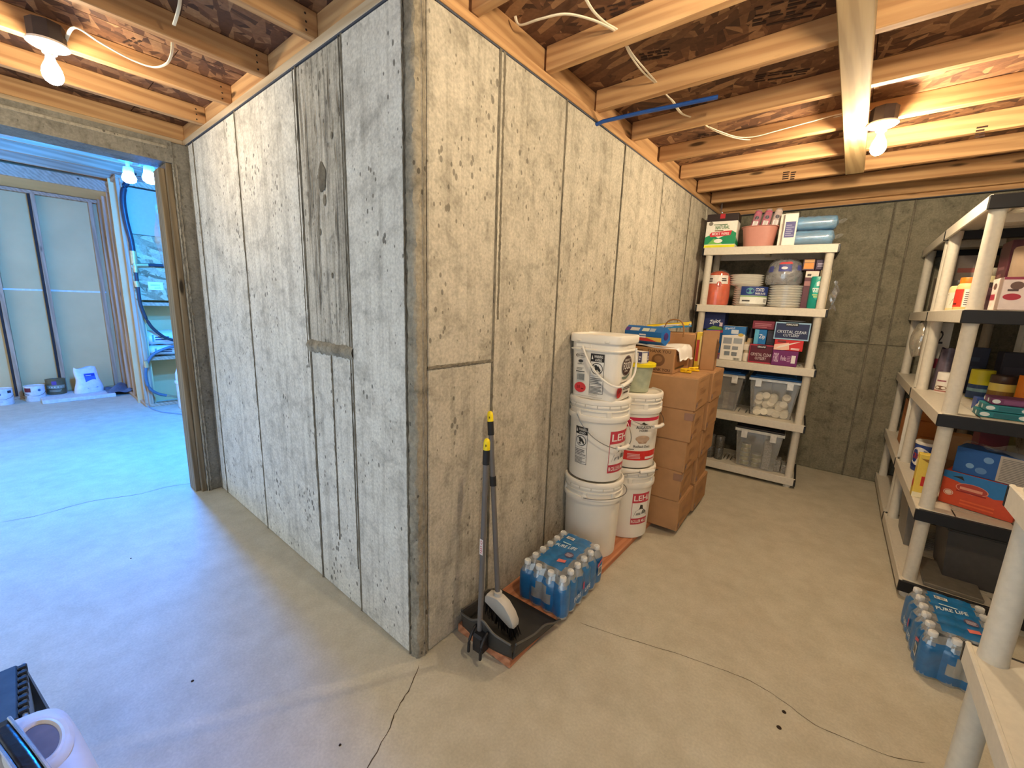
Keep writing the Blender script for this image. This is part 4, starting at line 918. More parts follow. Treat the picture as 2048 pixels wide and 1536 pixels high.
fcarton('tea_box', 'small dark violet box beside the orange-fronted box', 'box', L4, .127, (1630, 1653, 540, 519), .1, (58, 38, 72), lambda p: p.lines(.15, .3, .85, .7, 3, (190, 180, 206)), z=zt1+.001)
t, R, h, u = drum('wipes_canister', 'teal upright pack of disinfecting wipes at the right of the second shelf', 'packet', L4, .072, (1613, 1646, 610, 553), [(.9, 0), (1, .04), (1, .95), (.94, 1)], plain('teal_pack', (20, 146, 132), .3, var=.06), sq=3.4)
p = Print(lambda uu, vv, oo: (-R*.9+1.8*R*uu, -R*1.01-oo, h*.05+h*.9*vv)); p.disc(.5, .6, .3, .34, (40, 176, 160)).poly([(.4, .72), (.66, .74), (.74, .84), (.5, .9), (.36, .84)], (236, 240, 236)).text('WIPES', .52, .56, .72, .12, (240, 244, 240)).scrawl(.5, .655, .7, .05, (220, 236, 230)).scrawl(.5, .43, .6, .05, (226, 220, 120)).scrawl(.5, .36, .4, .045, (226, 220, 120)); p.done(t)
o = MB(); o.grid(lambda a, b: (.012*math.sin(9*b+5*a)+.035*(a-.5), .02*math.cos(6*a)+.02*a, -.20*b+.01*math.sin(12*a)), 8, 14)
zbag = o.build('empty_bag', sheer('grey_bag', (170, 172, 180), .55, .2, .2), None, True, M_FAR @ T(.925, .10, FARL[3]+.20)); tag(zbag, 'crumpled clear bag hanging off the right end of the second shelf', 'bag')
# third tier
NAVY = (26, 40, 96)
def zip_(c2, c3=(206, 80, 120)): return lambda p: p.rect(0, .30, 1, 1, (22, 104, 172)).text('Ziploc', .45, .76, .7, .14, (238, 242, 244), .05).poly([(0, .86), (1, .92), (1, 1), (0, .96)], c3).poly([(.1, .2), (.9, .3), (.7, .62), (.2, .5)], c2).rect(0, .0, 1, .12, (170, 130, 160)).rect(0, .14, 1, .2, (206, 90, 100))
_, (u1, w1, zt1) = fcarton('zip_bag_box', 'bright blue storage-bag box at the left of the third shelf', 'box', L3, .075, (1406, 1440, 713, 659), .2, (30, 100, 170), zip_((150, 140, 196)))
fcarton('zip_bag_box', 'dark navy storage-bag box stacked on the bright blue one', 'box', L3, .075, (1405, 1447, 659, 622), .2, NAVY, lambda p: p.text('Ziploc', .55, .42, .5, .28, (236, 240, 244), .12).poly([(.2, .0), (1, .0), (.9, .14), (.5, .2)], (110, 150, 60)).rect(.78, .2, .92, .4, (210, 190, 200)), z=zt1+.001)
fcarton('zip_bag_box', 'white and blue storage-bag box with printed pictures on the third shelf', 'box', L3, .03, (1438, 1483, 717, 652), .1, (232, 228, 220), lambda p: p.poly([(0, .72), (1, .78), (1, 1), (0, 1)], (40, 110, 176)).text('Ziploc', .3, .93, .45, .07, (238, 240, 244), .04).rect(.38, .78, .7, .9, (206, 214, 222)).disc(.82, .76, .12, .05, (206, 176, 80)).rect(.08, .48, .46, .66, (150, 156, 164)).rect(.54, .5, .92, .66, (160, 166, 172)).rect(.14, .32, .44, .43, (140, 146, 152)).rect(.52, .32, .78, .42, (146, 150, 156)).rect(.2, .14, .44, .26, (120, 130, 140)).rect(.52, .14, .76, .25, (130, 136, 142)).barcode(.62, .01, .92, .09, (60, 60, 60), (200, 200, 190)), lambda p: p.rect(0, .75, 1, 1, (40, 110, 176)))
SPW = plain('spice_white', (226, 216, 200), .5)
for i, (b4, lb) in enumerate((((1484, 1498, 718, 701), 'lower of two small white jars on the third shelf'), ((1484, 1498, 701, 685), 'upper of two small white jars on the third shelf'))):
    z_ = FARL[2] if i == 0 else FARL[2]+fit(FARL[2], .06, 1484, 1498, 718, 701)[2]+.002
    t, R, h, u = drum('spice_jar', lb, 'jar', L3, .06, b4, [(.95, 0), (1, .05), (1, .72), (.9, .76), (.9, 1), (.8, 1.02)], SPW, z=z_, n=20, group='small white jars')
    MB().lathe([(R*.96, h*.78), (R*.96, h*1.03)], 20).build('cap', plain('jar_cap_tan', (190, 170, 140), .5), t)
t, R, h, u = drum('spice_jar', 'slim clear spice jar with dark cap behind the white jars', 'jar', L3, .11, (1488, 1500, 715, 656), [(.95, 0), (1, .04), (1, .6), (.8, .68), (.8, .7)], plain('spice_tan', (196, 170, 130), .4), n=18)
MB().lathe([(R*.9, h*.7), (R*.9, h)], 18).build('cap', plain('spice_cap_dark', (36, 32, 34), .4), t)
def cc(bg, fg, edge): return lambda p: p.rect(0, 0, 1, 1, edge).rect(.03, .07, .97, .93, bg).rect(.3, .78, .66, .97, (24, 22, 24)).text('KIRKLAND', .48, .875, .32, .09, (236, 236, 236)).text('CRYSTAL CLEAR', .5, .46, .84, .16, fg).text('CUTLERY', .5, .26, .46, .15, fg)
_, (u1, w1, zt1) = fcarton('cutlery_box', 'maroon cutlery box lying at the middle of the third shelf', 'box', L3, .04, (1496, 1546, 718, 689), .16, (120, 24, 40), cc((88, 22, 40), (206, 190, 190), (176, 50, 66)))
fcarton('zip_bag_box', 'small upright blue storage-bag box on the maroon cutlery box', 'box', L3, .045, (1506, 1530, 689, 659), .12, (26, 110, 176), lambda p: p.rect(0, 0, .35, 1, (90, 170, 206)).text('Zip', .65, .5, .5, .36, (236, 240, 244)), z=zt1+.001)
fcarton('dark_box', 'small dark box beside the small upright blue box', 'box', L3, .05, (1531, 1548, 689, 661), .1, (34, 32, 44), lambda p: p.rect(.1, .2, .9, .8, (46, 44, 58)), z=zt1+.001)
zt2 = zt1+fit(zt1, .045, 1506, 1530, 689, 659)[2]
fcarton('wrapped_pack', 'maroon wrapped pack lying across the small boxes on the third shelf', 'packet', L3, .055, (1504, 1548, 659, 642), .12, (122, 40, 60), lambda p: p.lines(.1, .2, .9, .8, 3, (176, 110, 120)), z=zt2+.003)
_, (u1, w1, zt1) = fcarton('forks_box', 'purple box of forks at the front of the third shelf', 'box', L3, .004, (1541, 1593, 730, 701), .15, (112, 34, 100), lambda p: p.text('FORKS', .16, .52, .2, .6, (220, 190, 216)).text('Forks', .46, .5, .22, .32, (226, 200, 222)).rect(.76, .22, .92, .72, (232, 226, 226)).lines(.6, .3, .74, .7, 4, (190, 140, 180)), lambda p: p.lines(.2, .3, .8, .7, 3, (170, 110, 160)))
_, (u1, w1, zt1) = fcarton('cutlery_box', 'red and white cutlery box stacked on the purple forks box', 'box', L3, .008, (1546, 1604, 704, 680), .15, (206, 44, 44), lambda p: p.poly([(0, 0), (0, .5), (.5, .75), (.55, .1), (.3, 0)], (236, 190, 170)).poly([(.05, .1), (.2, .4), (.7, .8), (.9, .9), (.8, .8), (.3, .3)], (232, 222, 212)).scrawl(.75, .2, .3, .2, (240, 220, 216)).rect(.1, .72, .4, .92, (120, 40, 40)), z=zt1+.001)
_, (u1, w1, zt3) = fcarton('cutlery_box', 'navy box of clear cutlery with pale blue edge on top of the red box', 'box', L3, .008, (1546, 1617, 680, 645), .16, (30, 40, 74), cc((34, 44, 82), (200, 210, 224), (150, 186, 214)), z=zt1+.001)
u, w_, h = fit(zt3, .03, 1555, 1612, 645, 642); o = MB().lathe([(.01, 0), (.06, .003), (.088, .010), (.09, .012), (.06, .006), (.01, .004)], 36).build('tray_lid', PLATE_, None, True, M_FAR @ T(u+w_/2, .10, zt3+.002)); tag(o, 'white plate lying on the navy cutlery box', 'plate')
# clear totes
def tote(label, lv, v, b4, d, lidcol, fill, M=M_FAR, lift=.0):
    z = FARL[lv]+lift; u, w_, h = fit(z, v, *b4, M=M); t = thing('storage_tote', label, 'tote', M @ T(u, v, z+.001), 'clear storage totes')
    k = .035
    def wall(a, b):
        s_ = a*4; i = int(s_) % 4; f = s_-int(s_); ins = k*(1-b); x0, x1, y0, y1 = ins, w_-ins, ins, d-ins
        x, y = ((x0+(x1-x0)*f, y0), (x1, y0+(y1-y0)*f), (x1-(x1-x0)*f, y1), (x0, y1-(y1-y0)*f))[i]; return (x, y, .004+(h*.9)*b)
    m = MB(); m.grid(wall, 40, 6, wrap=True); m.add([(k, k, .004), (w_-k, k, .004), (w_-k, d-k, .004), (k, d-k, .004)], [(0, 1, 2, 3)]); m.build('body', TOTE, t)
    box(-.008, w_+.008, -.008, 0, h*.84, h*.90, b=.002).box(-.008, w_+.008, d, d+.008, h*.84, h*.90, b=.002).box(-.008, 0, 0, d, h*.84, h*.9).box(w_, w_+.008, 0, d, h*.84, h*.9).build('rim', sheer('tote_rim', (214, 214, 208), .7, .3, .05), t)
    box(-.004, w_+.004, -.004, d+.004, h*.90, h*.94, b=.004).box(.03, w_-.03, .03, d-.03, h*.94, h*.97, b=.006).build('lid', plain('lid_%d_%d_%d' % lidcol, lidcol, .45), t)
    for x in (.04, w_-.09): box(x, x+.045, -.014, -.006, h*.70, h*.88, b=.003).build('latch', sheer('tote_latch', (226, 226, 222), .8, .3, .05), t)
    fill(t, w_, d, h, k); return t
def jars(t, w_, d, h, k):
    me = MB().lathe([(.030, 0), (.032, .003), (.032, .05), (.026, .058), (.028, .06), (.028, .072), (.026, .074)], 16).mesh('jar', plain('jar_white', (240, 232, 212), .45, var=.04), True); rnd = random.Random(4)
    for j in range(3):
        for i in range(5):
            x = k+.05+(w_-2*k-.1)*i/4+rnd.uniform(-.01, .01); zz_ = .04+.058*j
            if zz_ > h*.75 or (i == 3 and j == 2): continue
            obj('jar', me, t, Matrix.Translation((x, k+.045+rnd.uniform(0, .02), zz_)) @ Matrix.Rotation(rnd.choice((PI/2, PI/2+.3, PI/2-.4)), 4, 'X') @ Matrix.Translation((0, 0, -.02)))
def junk(t, w_, d, h, k):
    for i in range(5):
        x0 = k+.012+(w_-2*k-.08)*i/4; hh = h*random.uniform(.25, .6)
        box(x0, x0+.055, k+.02, k+.12, .008, .008+hh, b=.004).build('packet', plain('junk_%d' % i, ((110, 104, 96), (150, 144, 130), (84, 80, 78), (130, 120, 110), (96, 90, 90))[i], .5, var=.3, scale=40), t)
def cans(t, w_, d, h, k):
    me = MB().lathe([(.034, 0), (.036, .003), (.036, .032), (.034, .035)], 18).mesh('can', plain('tin_can', (190, 186, 170), .3, .7), True); l2 = MB().lathe([(.0363, .006), (.0363, .029)], 18, caps=False).mesh('can_label', plain('can_label', (150, 146, 110), .5, var=.3), True)
    for i, x in enumerate((k+.05, k+.135)):
        for j in range(5 if i == 0 else 3):
            o = obj('can', me, t, Matrix.Translation((x, k+.045, .008+.037*j))); obj('can_label', l2, o)
    box(w_-k-.085, w_-k-.03, k+.01, k+.06, .008, h*.68, b=.003).build('speckled_carton', plain('speckled', (150, 146, 140), .6, var=.5, scale=120), t)
tote('clear tote with blue lid full of white jars on the fourth shelf', L2, .072, (1488, 1590, 838, 750), .38, (36, 96, 160), jars)
tote('clear tote with blue lid half hidden behind the carton stack', L2, .072, (1398, 1478, 822, 738), .38, (36, 100, 170), junk)
tote('clear tote with black lid holding cans on the lowest shelf', L1, .012, (1460, 1556, 940, 852), .36, (32, 32, 36), cans)
can_me = MB().lathe([(.033, 0), (.035, .003), (.035, .098), (.033, .101)], 18).mesh('can', plain('grey_can', (112, 110, 106), .35, .5, .4, 80), True)
k = 0
for i, pos in ((2, 'beside the carton stack'), (3, 'beside the black-lidded tote')):
    for j, lv_ in ((0, 'lower'), (1, 'upper')):
        o = obj('can', can_me, None, M_FAR @ T(.10+.075*i, .10, FARL[0]+.001+.103*j)); tag(o, '%s dull grey can on the lowest shelf %s' % (lv_, pos), 'can', 'cans on the lowest shelf')
for i, x in enumerate((.765, .815)):
    box(-.022, .022, -.06, .06, 0, .10-.03*i, b=.004).build('small_packet', plain('speckled2', (140, 136, 128), .5, var=.45, scale=90), None, False, M_FAR @ T(x, .14, FARL[0]+.001)); o = bpy.data.objects[bpy.context.scene.collection.objects[-1].name]; tag(o, ('taller', 'shorter')[i]+' speckled grey packet right of the black-lidded tote', 'packet')

# ------------------------------------------------------------------ goods on the right-hand units
def onA(px, py, lv): 
    p = at(px, py, 'z', AL[lv]); return p.x, p.y
MA3 = M_A.to_3x3()
def ang(M): return math.atan2(M[1][0], M[0][0])
RA = ang(M_A)
def rcyl(name, label, cat, x, y, z, r, h, col, prof=None, cap=None, capcol=None, lab=None, n=32, az=math.radians(215), group=None, rough=.4):
    t = thing(name, label, cat, T(x, y, z+.0008), group)
    MB().lathe([(a*r, b*h) for a, b in (prof or [(.96, 0), (1, .03), (1, .97), (.96, 1)])], n).build('body', plain('c_%s_%d_%d_%d' % ((name,)+col), col, rough, var=.06), t, True)
    if cap: MB().lathe([(a*r, b*h) for a, b in cap], n).build('lid', plain('k_%d_%d_%d' % capcol, capcol, .4), t, True)
    if lab:
        z0, z1, aw, fn = lab; p = Print(cylface(r*1.0, r*1.0, z0*h, z1*h, az, aw)); fn(p); p.done(t)
    return t
def rbox(name, label, cat, x, y, z, size, col, front=None, side=None, top=None, rz=0, group=None, mat=None):
    """corner nearest the camera at (x, y): extends away from the aisle and towards the back wall"""
    w_, d, h = size; M = T(x, y, z+.0008, RA+rz) @ Matrix.Translation((-w_, 0, 0)); return carton(name, label, cat, M, size, col, front, side, top, group=group, mat=mat)
Z = AL[3]
JAR = [(.9, 0), (1, .04), (1, .70), (.93, .80), (.74, .86), (.74, .9)]
JC = [(.80, .84), (.84, .85), (.84, 1), (.80, 1.02)]
q = at(1920, 600, 'x', 1.555)
rcyl('mayonnaise_jar', 'cream jar with orange lid and red label on the second shelf', 'jar', 1.548, 2.32, Z, .043, .165, (236, 204, 140), JAR, JC, (236, 126, 30), (.12, .66, 2.6, lambda p: p.rect(.0, 0, .55, 1, (226, 60, 44)).rect(.58, 0, 1, 1, (236, 230, 224)).rect(0, .3, .12, .95, (90, 140, 70)).scrawl(.32, .2, .3, .16, (120, 20, 20)).lines(.62, .1, .95, .9, 7, (110, 104, 100))), az=math.radians(236))
rcyl('mayonnaise_jar', 'cream jar with black lid and dark cow-print label on the second shelf', 'jar', 1.540, 2.50, Z, .041, .162, (238, 212, 156), JAR, JC, (34, 34, 34), (.1, .62, 2.4, lambda p: p.rect(0, 0, 1, 1, (226, 216, 196)).poly([(.1, .1), (.5, .2), (.6, .6), (.3, .9), (.05, .6)], (60, 44, 36)).poly([(.7, .3), (.95, .2), (.95, .8), (.75, .7)], (60, 44, 36))), az=math.radians(228))
rcyl('supplement_bottle', 'tall pale bottle behind the cream jars on the second shelf', 'bottle', 1.63, 2.46, Z, .045, .22, (206, 196, 150), JAR, JC, (176, 170, 150))
rbox('maroon_bag', 'dark maroon bag standing behind the orange-lidded jar', 'bag', 1.65, 2.26, Z, (.16, .14, .34), (74, 26, 38), lambda p: p.lines(.2, .3, .8, .7, 4, (110, 60, 70)), lambda p: p.lines(.2, .3, .8, .7, 4, (110, 60, 70)))
rbox('tall_box', 'tall pale printed box at the far end of the second shelf', 'box', 1.535, 2.80, Z, (.08, .16, .33), (150, 136, 126), lambda p: p.lines(.1, .15, .9, .6, 8, (130, 110, 110)).rect(.1, .7, .9, .78, (160, 90, 80)), lambda p: p.lines(.1, .15, .9, .6, 8, (130, 110, 110)).rect(.1, .7, .9, .78, (160, 90, 80)))
rbox('nut_tub', 'square pink and white tub with bear print at the end of the second shelf', 'tub', 1.575, 1.815, Z, (.16, .16, .135), (232, 214, 206), lambda p: p.disc(.35, .75, .14, .1, (110, 84, 76)).rect(.1, .32, .5, .5, (176, 60, 80)), lambda p: p.rect(0, .92, 1, 1, (150, 60, 84)).disc(.25, .74, .12, .12, (110, 84, 76)).disc(.2, .4, .16, .1, (176, 50, 66)).scrawl(.2, .62, .2, .1, (80, 60, 60)).rect(.5, .42, 1, .85, (90, 130, 136)).rect(.45, .30, 1, .4, (206, 90, 84)).lines(.55, .45, .95, .82, 5, (200, 214, 214)).lines(.45, .1, .95, .2, 1, (206, 90, 84)))
rcyl('large_can', 'large dull tin behind the square tub on the second shelf', 'can', 1.74, 2.14, Z, .10, .29, (150, 128, 108), [(.97, 0), (1, .02), (1, .46), (.985, .48), (1, .5), (1, .97), (.96, 1)], rough=.35)
rcyl('dark_jar', 'dark jar between the cream jars and the square tub', 'jar', 1.560, 1.99, Z, .030, .12, (70, 46, 56), JAR, JC, (40, 30, 34))
# third shelf
Z = AL[2]
x, y = onA(1888, 780, 2); rcyl('small_can', 'small white can with brown label standing alone on the third shelf', 'can', 1.575, 2.56, Z, .036, .12, (232, 224, 212), lab=(.08, .92, 2.4, lambda p: p.disc(.5, .22, .3, .12, (110, 76, 56)).rect(0, 0, 1, .08, (170, 110, 100)).scrawl(.5, .65, .5, .14, (150, 90, 100))), az=math.radians(240))
rbox('navy_bag', 'dark navy bag at the back of the third shelf beside the small can', 'bag', 1.62, 2.66, Z, (.02, .12, .27), (30, 34, 54), None, lambda p: p.lines(.1, .3, .8, .9, 3, (50, 56, 76)))
rbox('navy_bag', 'dark glossy packet deep on the third shelf', 'bag', 1.76, 2.50, Z, (.11, .10, .26), (38, 34, 44), None, lambda p: p.rect(.1, .2, .9, .7, (56, 50, 60)))
rcyl('yellow_can', 'yellow-topped blue can at the middle of the third shelf', 'can', 1.70, 2.48, Z, .046, .16, (206, 196, 40), lab=(.02, .5, 3.0, lambda p: p.rect(0, 0, 1, 1, (40, 66, 110), 14).rect(0, .5, 1, .72, (120, 160, 176), 14)), az=math.radians(240))
rcyl('brown_jar', 'jar with dark brown lid and yellow label on the third shelf', 'jar', 1.765, 2.40, Z, .050, .145, (196, 178, 90), [(.95, 0), (1, .04), (1, .68), (.95, .72), (.95, .74)], [(.98, .72), (1, .73), (1, .98), (.96, 1)], (62, 44, 36), (.1, .6, 2.6, lambda p: p.rect(0, .3, 1, .7, (120, 90, 40), 12).rect(0, 0, 1, .2, (60, 60, 40), 12)), az=math.radians(240))
rbox('noodle_pack', 'orange printed pack near the right edge of the third shelf', 'packet', 1.80, 2.22, Z, (.12, .10, .16), (222, 128, 36), None, lambda p: p.disc(.5, .5, .4, .3, (240, 190, 80)).disc(.55, .35, .2, .12, (190, 80, 30)))
def cookie(c): return lambda p: p.disc(.08, .5, .07, .32, (206, 216, 214)).disc(.62, .5, .09, .34, (206, 216, 214)).rect(.2, .2, .52, .8, c)
zk = Z
for i, (c, c2, lb) in enumerate((((36, 116, 124), (30, 96, 106), 'lowest teal packet of the flat packet pile on the third shelf'), ((44, 124, 132), (36, 104, 114), 'middle teal packet of the flat packet pile on the third shelf'), ((104, 52, 92), (120, 70, 110), 'purple packet on top of the flat teal packets'))):
    rbox('flat_packet', lb, 'packet', 1.605+.015*i, 1.85+.005*i, zk, (.115, .22-.02*i, .028), c, cookie(c2), cookie(c2), group='flat packets on the third shelf'); zk += .030
rbox('blue_packet', 'small blue and white packet beside the post on the third shelf', 'packet', 1.62, 2.02, Z, (.07, .04, .06), (44, 70, 140), None, lambda p: p.disc(.2, .3, .25, .3, (230, 220, 200)))
# fourth shelf
Z = AL[1]
rcyl('shortening_can', 'large blue shortening can with white oval on the fourth shelf', 'can', 1.568, 2.50, Z+.0, .062, .18, (34, 60, 130), [(.97, 0), (1, .02), (1, .90), (.98, .92)], [(1.0, .90), (1.03, .905), (1.03, .975), (.98, 1.0), (.9, 1.0)], (222, 214, 200), (.12, .86, 2.4, lambda p: p.disc(.5, .52, .36, .42, (230, 226, 220)).text('CRISCO', .5, .52, .56, .26, (190, 60, 40)).rect(0, 0, 1, .1, (26, 46, 106), 12)), az=math.radians(228))
rbox('kraft_case', 'open kraft case behind the blue shortening can', 'box', 1.64, 2.50, Z, (.10, .10, .24), None, None, lambda p: p.rect(.05, .1, .9, .4, (150, 104, 62)), mat=KRAFT)
rbox('yellow_carton', 'yellow food carton with red dot standing at the shelf edge', 'box', 1.468, 1.957, Z, (.05, .075, .225), (226, 196, 84), lambda p: p.disc(.5, .3, .3, .1, (196, 60, 50)).rect(.1, .7, .9, .9, (240, 226, 150)), lambda p: p.rect(.0, .0, 1, .12, (236, 226, 190)).rect(.3, .28, .8, .5, (190, 44, 40)).poly([(.1, .9), (.9, .9), (.5, .82)], (150, 110, 40)))

def orange(p):
    p.poly([(.0, 1), (1, 1), (1, .62), (.72, .50), (.45, .62), (.2, .74), (0, .80)], (40, 116, 176)).poly([(.12, .86), (.26, .92), (.3, .80), (.22, .84)], (40, 40, 40)).disc(.42, .60, .22, .15, (176, 66, 50)).ring(.42, .60, .22, .15, (226, 150, 120), .06).scrawl(.42, .61, .32, .13, (226, 150, 120)).rect(.22, .46, .62, .5, (150, 40, 30)).disc(.12, .36, .07, .09, (230, 200, 180)).ring(.12, .36, .06, .08, (206, 110, 80), .2).lines(.3, .1, .95, .3, 2, (226, 100, 50))
rbox('snack_carton', 'large orange carton with blue sky print at the near end of the fourth shelf', 'box', 1.567, 1.985, Z, (.12, .245, .165), (206, 76, 40), lambda p: p.rect(.1, .3, .9, .8, (226, 150, 120)), orange, rz=-.40)
rbox('snack_carton', 'blue carton with grey text panel on the orange snack carton', 'box', 1.590, 1.985, Z+.166, (.12, .27, .125), (30, 84, 150), lambda p: p.lines(.1, .2, .9, .8, 4, (120, 160, 200)), lambda p: p.rect(.52, .02, 1, .98, (176, 166, 152)).lines(.55, .08, .97, .92, 14, (120, 116, 110)).disc(.2, .35, .05, .1, (120, 160, 200)).disc(.34, .25, .07, .12, (90, 130, 180)).disc(.4, .7, .06, .12, (110, 150, 196)), rz=-.40)
o = MB(); o.grid(lambda a, b: (.30*a, .12*b, .012*math.sin(9*a+4*b)+.008*math.sin(17*a)), 16, 6)
o = o.build('film_scrap', CLEAR, None, True, T(1.60, 1.97, Z+.308, -.40)); tag(o, 'crinkled clear film lying on the blue snack carton', 'film')
rcyl('foil_bag', 'crumpled silver foil pouch beside the blue snack carton', 'pouch', 1.550, 2.03, Z, .020, .23, (170, 166, 160), [(.9, 0), (1, .1), (.8, .3), (1.05, .5), (.8, .7), (1.1, .85), (.6, 1)], rough=.25)
rcyl('green_jar', 'round olive jar behind the blue carton on the fourth shelf', 'jar', 1.80, 2.42, Z, .07, .33, (120, 112, 60), [(.95, 0), (1, .05), (1, .7), (.8, .9), (.5, 1)])
rbox('maroon_bag', 'maroon pack at the back of the fourth shelf', 'bag', 1.70, 2.24, Z, (.12, .10, .36), (96, 36, 46), None, lambda p: p.lines(.2, .3, .8, .7, 3, (140, 80, 84)))
# lowest shelf: grey bins
Z = AL[0]
def bin_(label, x, y, w_, d, h, col):
    t = thing('grey_bin', label, 'bin', T(x, y, Z+.001, RA) @ Matrix.Translation((-w_, 0, 0)), 'grey bins on the lowest shelf')
    k = .02; m = MB()
    lo = [(k, k), (w_-k, k), (w_-k, d-k), (k, d-k)]; hi = [(0, 0), (w_, 0), (w_, d), (0, d)]
    m.add([(a, b, 0) for a, b in lo]+[(a, b, h) for a, b in hi], [(3, 2, 1, 0)]+[(i, (i+1) % 4, 4+(i+1) % 4, 4+i) for i in range(4)]); m.build('body', plain('bin_grey_%d' % col[0], col, .45, var=.08), t)
    box(-.006, w_+.006, -.006, d+.006, h, h+.014, b=.004).build('lid', plain('bin_lid_%d' % col[0], tuple(v*.8 for v in col), .45), t); return t
bin_('dark grey bin on the lowest shelf behind the near post', 1.62, 1.93, .28, .30, .26, (74, 70, 68))
bin_('grey round-cornered bin at the aisle side of the lowest shelf', 1.50, 2.22, .30, .11, .28, (128, 122, 114))
fl_ = box(0, .20, 0, .30, 0, .018, b=.003).build('flat_tray', plain('flat_grey', (120, 114, 104), .5), None, False, T(1.56, 1.81, Z+.001)); tag(fl_, 'flat grey tray lying at the near end of the lowest shelf', 'tray')
# far unit of the right wall
RB = ang(M_B)
def rb(name, label, cat, x, y, z, size, col, front=None, side=None, mat=None):
    w_, d, h = size; return carton(name, label, cat, T(x, y, z+.0008, RB) @ Matrix.Translation((-w_, 0, 0)), size, col, front, side, mat=mat)
pk = lambda p: p.rect(0, .30, 1, .45, (150, 34, 60)).rect(0, .45, 1, 1, (226, 216, 200)).text('2', .5, .78, .3, .2, (60, 50, 50))
rb('tall_packet', 'white and crimson packet in a clear bag at the far unit', 'packet', 1.50, 2.80, AL[2], (.10, .09, .40), (214, 200, 180), pk, pk)
m = MB(); m.grid(lambda a, b: (.05*math.cos(2*PI*a)*(.6+.5*math.sin(PI*b)), .07*math.sin(2*PI*a)*(.6+.5*math.sin(PI*b)), .22*b+.01*math.sin(9*a)), 20, 8, wrap=True)
o = m.build('clear_bag', sheer('bag_haze2', (176, 168, 150), .55, .2, .15), None, True, T(1.475, 2.94, AL[2]+.18)); tag(o, 'puffed clear bag bulging out of the far unit', 'bag')
m = MB(); m.grid(lambda a, b: (.05*math.cos(2*PI*a)*(1.05-.35*b), .06*math.sin(2*PI*a)*(1.05-.35*b), .25*b+.006*math.sin(19*a)), 20, 8, wrap=True)
o = m.build('dark_bag', plain('violet_grey_bag', (96, 84, 96), .3, var=.3), None, True, T(1.585, 2.705, AL[2]+.002)); tag(o, 'violet-grey plastic bag beside the middle post of the right units', 'bag')
for i in range(3): rb('orange_box', '%s orange-brown carton in the pile at the far unit' % ('lowest', 'middle', 'topmost')[i], 'box', 1.50, 3.0, AL[1]+.105*i, (.28, .2, .103), (196, 122, 60), lambda p: p.rect(.0, .0, 1, .04, (150, 90, 44)))
rb('white_strip', 'tall thin white board leaning in the far unit', 'board', 1.462, 2.72, AL[1], (.02, .05, .40), (222, 216, 202), lambda p: p.disc(.5, .3, .25, .03, (60, 54, 50)))
for i, (yy, h) in enumerate(((2.95, .3), (3.2, .24))): rb('dark_case', ('nearer', 'farther')[i]+' dark case on the second shelf of the far unit', 'box', 1.52, yy, AL[3], (.2, .25, h), (84, 70, 60), lambda p: p.rect(.1, .2, .9, .6, (110, 94, 80)))
# nearest unit: straw bundle
t = thing('straw_bundle', 'bundle of pale straw on the nearest shelving unit', 'bundle', T(1.70, .56, .536))
m = MB()
for i in range(90):
    a = random.uniform(0, 2*PI); r = random.uniform(0, .06); m.tube([(r*math.cos(a), r*math.sin(a), random.uniform(0, .02)), (1.4*r*math.cos(a+.4), 1.4*r*math.sin(a+.4), random.uniform(.08, .16))], .0022, 4)
tag(m.build('straws', plain('straw', (176, 146, 100), .8), t), kind='stuff'); MB().lathe([(.064, .05), (.066, .058), (.064, .066)], 20, caps=False).build('band', plain('straw_band', (110, 90, 60), .8), t)

# ------------------------------------------------------------------ bottom left: white stool box with strap, black folding step
WS = plain('white_stool_plastic', (206, 204, 206), .55, var=.03)
t = thing('white_step_box', 'white moulded plastic box with oval opening and black strap at the lower left', 'container', T(-.115, -1.045, 0, math.radians(7)))
MB().lathe([(.20, 0), (.205, .01), (.195, .30), (.188, .335), (.172, .348), (.150, .352), (.05, .352)], 72, sq=5).build('body', WS, t, True)
def oval(r0, r1, z0, z1, mat, nm):
    m = MB(); n = 40; vs = [(-.042+.085*k*math.cos(2*PI*i/n), .130+.042*k*math.sin(2*PI*i/n), z) for k, z in ((r0, z0), ((r0+r1)/2, (z0+z1)/2+.003), (r1, z1)) for i in range(n)]
    m.add(vs, [(a*n+i, a*n+(i+1) % n, (a+1)*n+(i+1) % n, (a+1)*n+i) for a in (0, 1) for i in range(n)]); return m.build(nm, mat, t, True)
oval(1.25, .92, .352, .357, WS, 'rim'); oval(.92, .72, .357, .354, plain('rim_shadow', (206, 200, 200), .4), 'lip')
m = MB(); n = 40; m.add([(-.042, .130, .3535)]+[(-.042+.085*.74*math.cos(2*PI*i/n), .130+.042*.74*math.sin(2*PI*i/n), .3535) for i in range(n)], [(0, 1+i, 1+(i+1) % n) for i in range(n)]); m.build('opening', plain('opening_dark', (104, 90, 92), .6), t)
st = MB(); st.grid(lambda a, b: (-.17+.33*a, .088+.030*a+(b-.5)*.034, .360+.010*math.sin(PI*a)), 14, 3); so = st.build('strap', plain('black_strap', (24, 20, 24), .25, bump=.3), t, True); so.modifiers.new('thick', 'SOLIDIFY').thickness = .004
for e in (0, 1): MB().tube([(-.17+.33*a, .088+.030*a+(e-.5)*.034, .362+.010*math.sin(PI*a)) for a in [i/14 for i in range(15)]], .0035, 6).build('strap_edge', plain('foil_edge', (190, 196, 206), .25, .8), so, True)
t = thing('folding_step', 'black folding step stool with notched edge at the left border', 'step stool', T(-.71, -1.24, 0, math.radians(-1)))
BS = plain('black_step_plastic', (30, 36, 44), .4, var=.1)
box(0, .25, 0, .285, .215, .235, b=.004).build('top', plain('step_top', (52, 66, 76), .5, var=.2), t); 
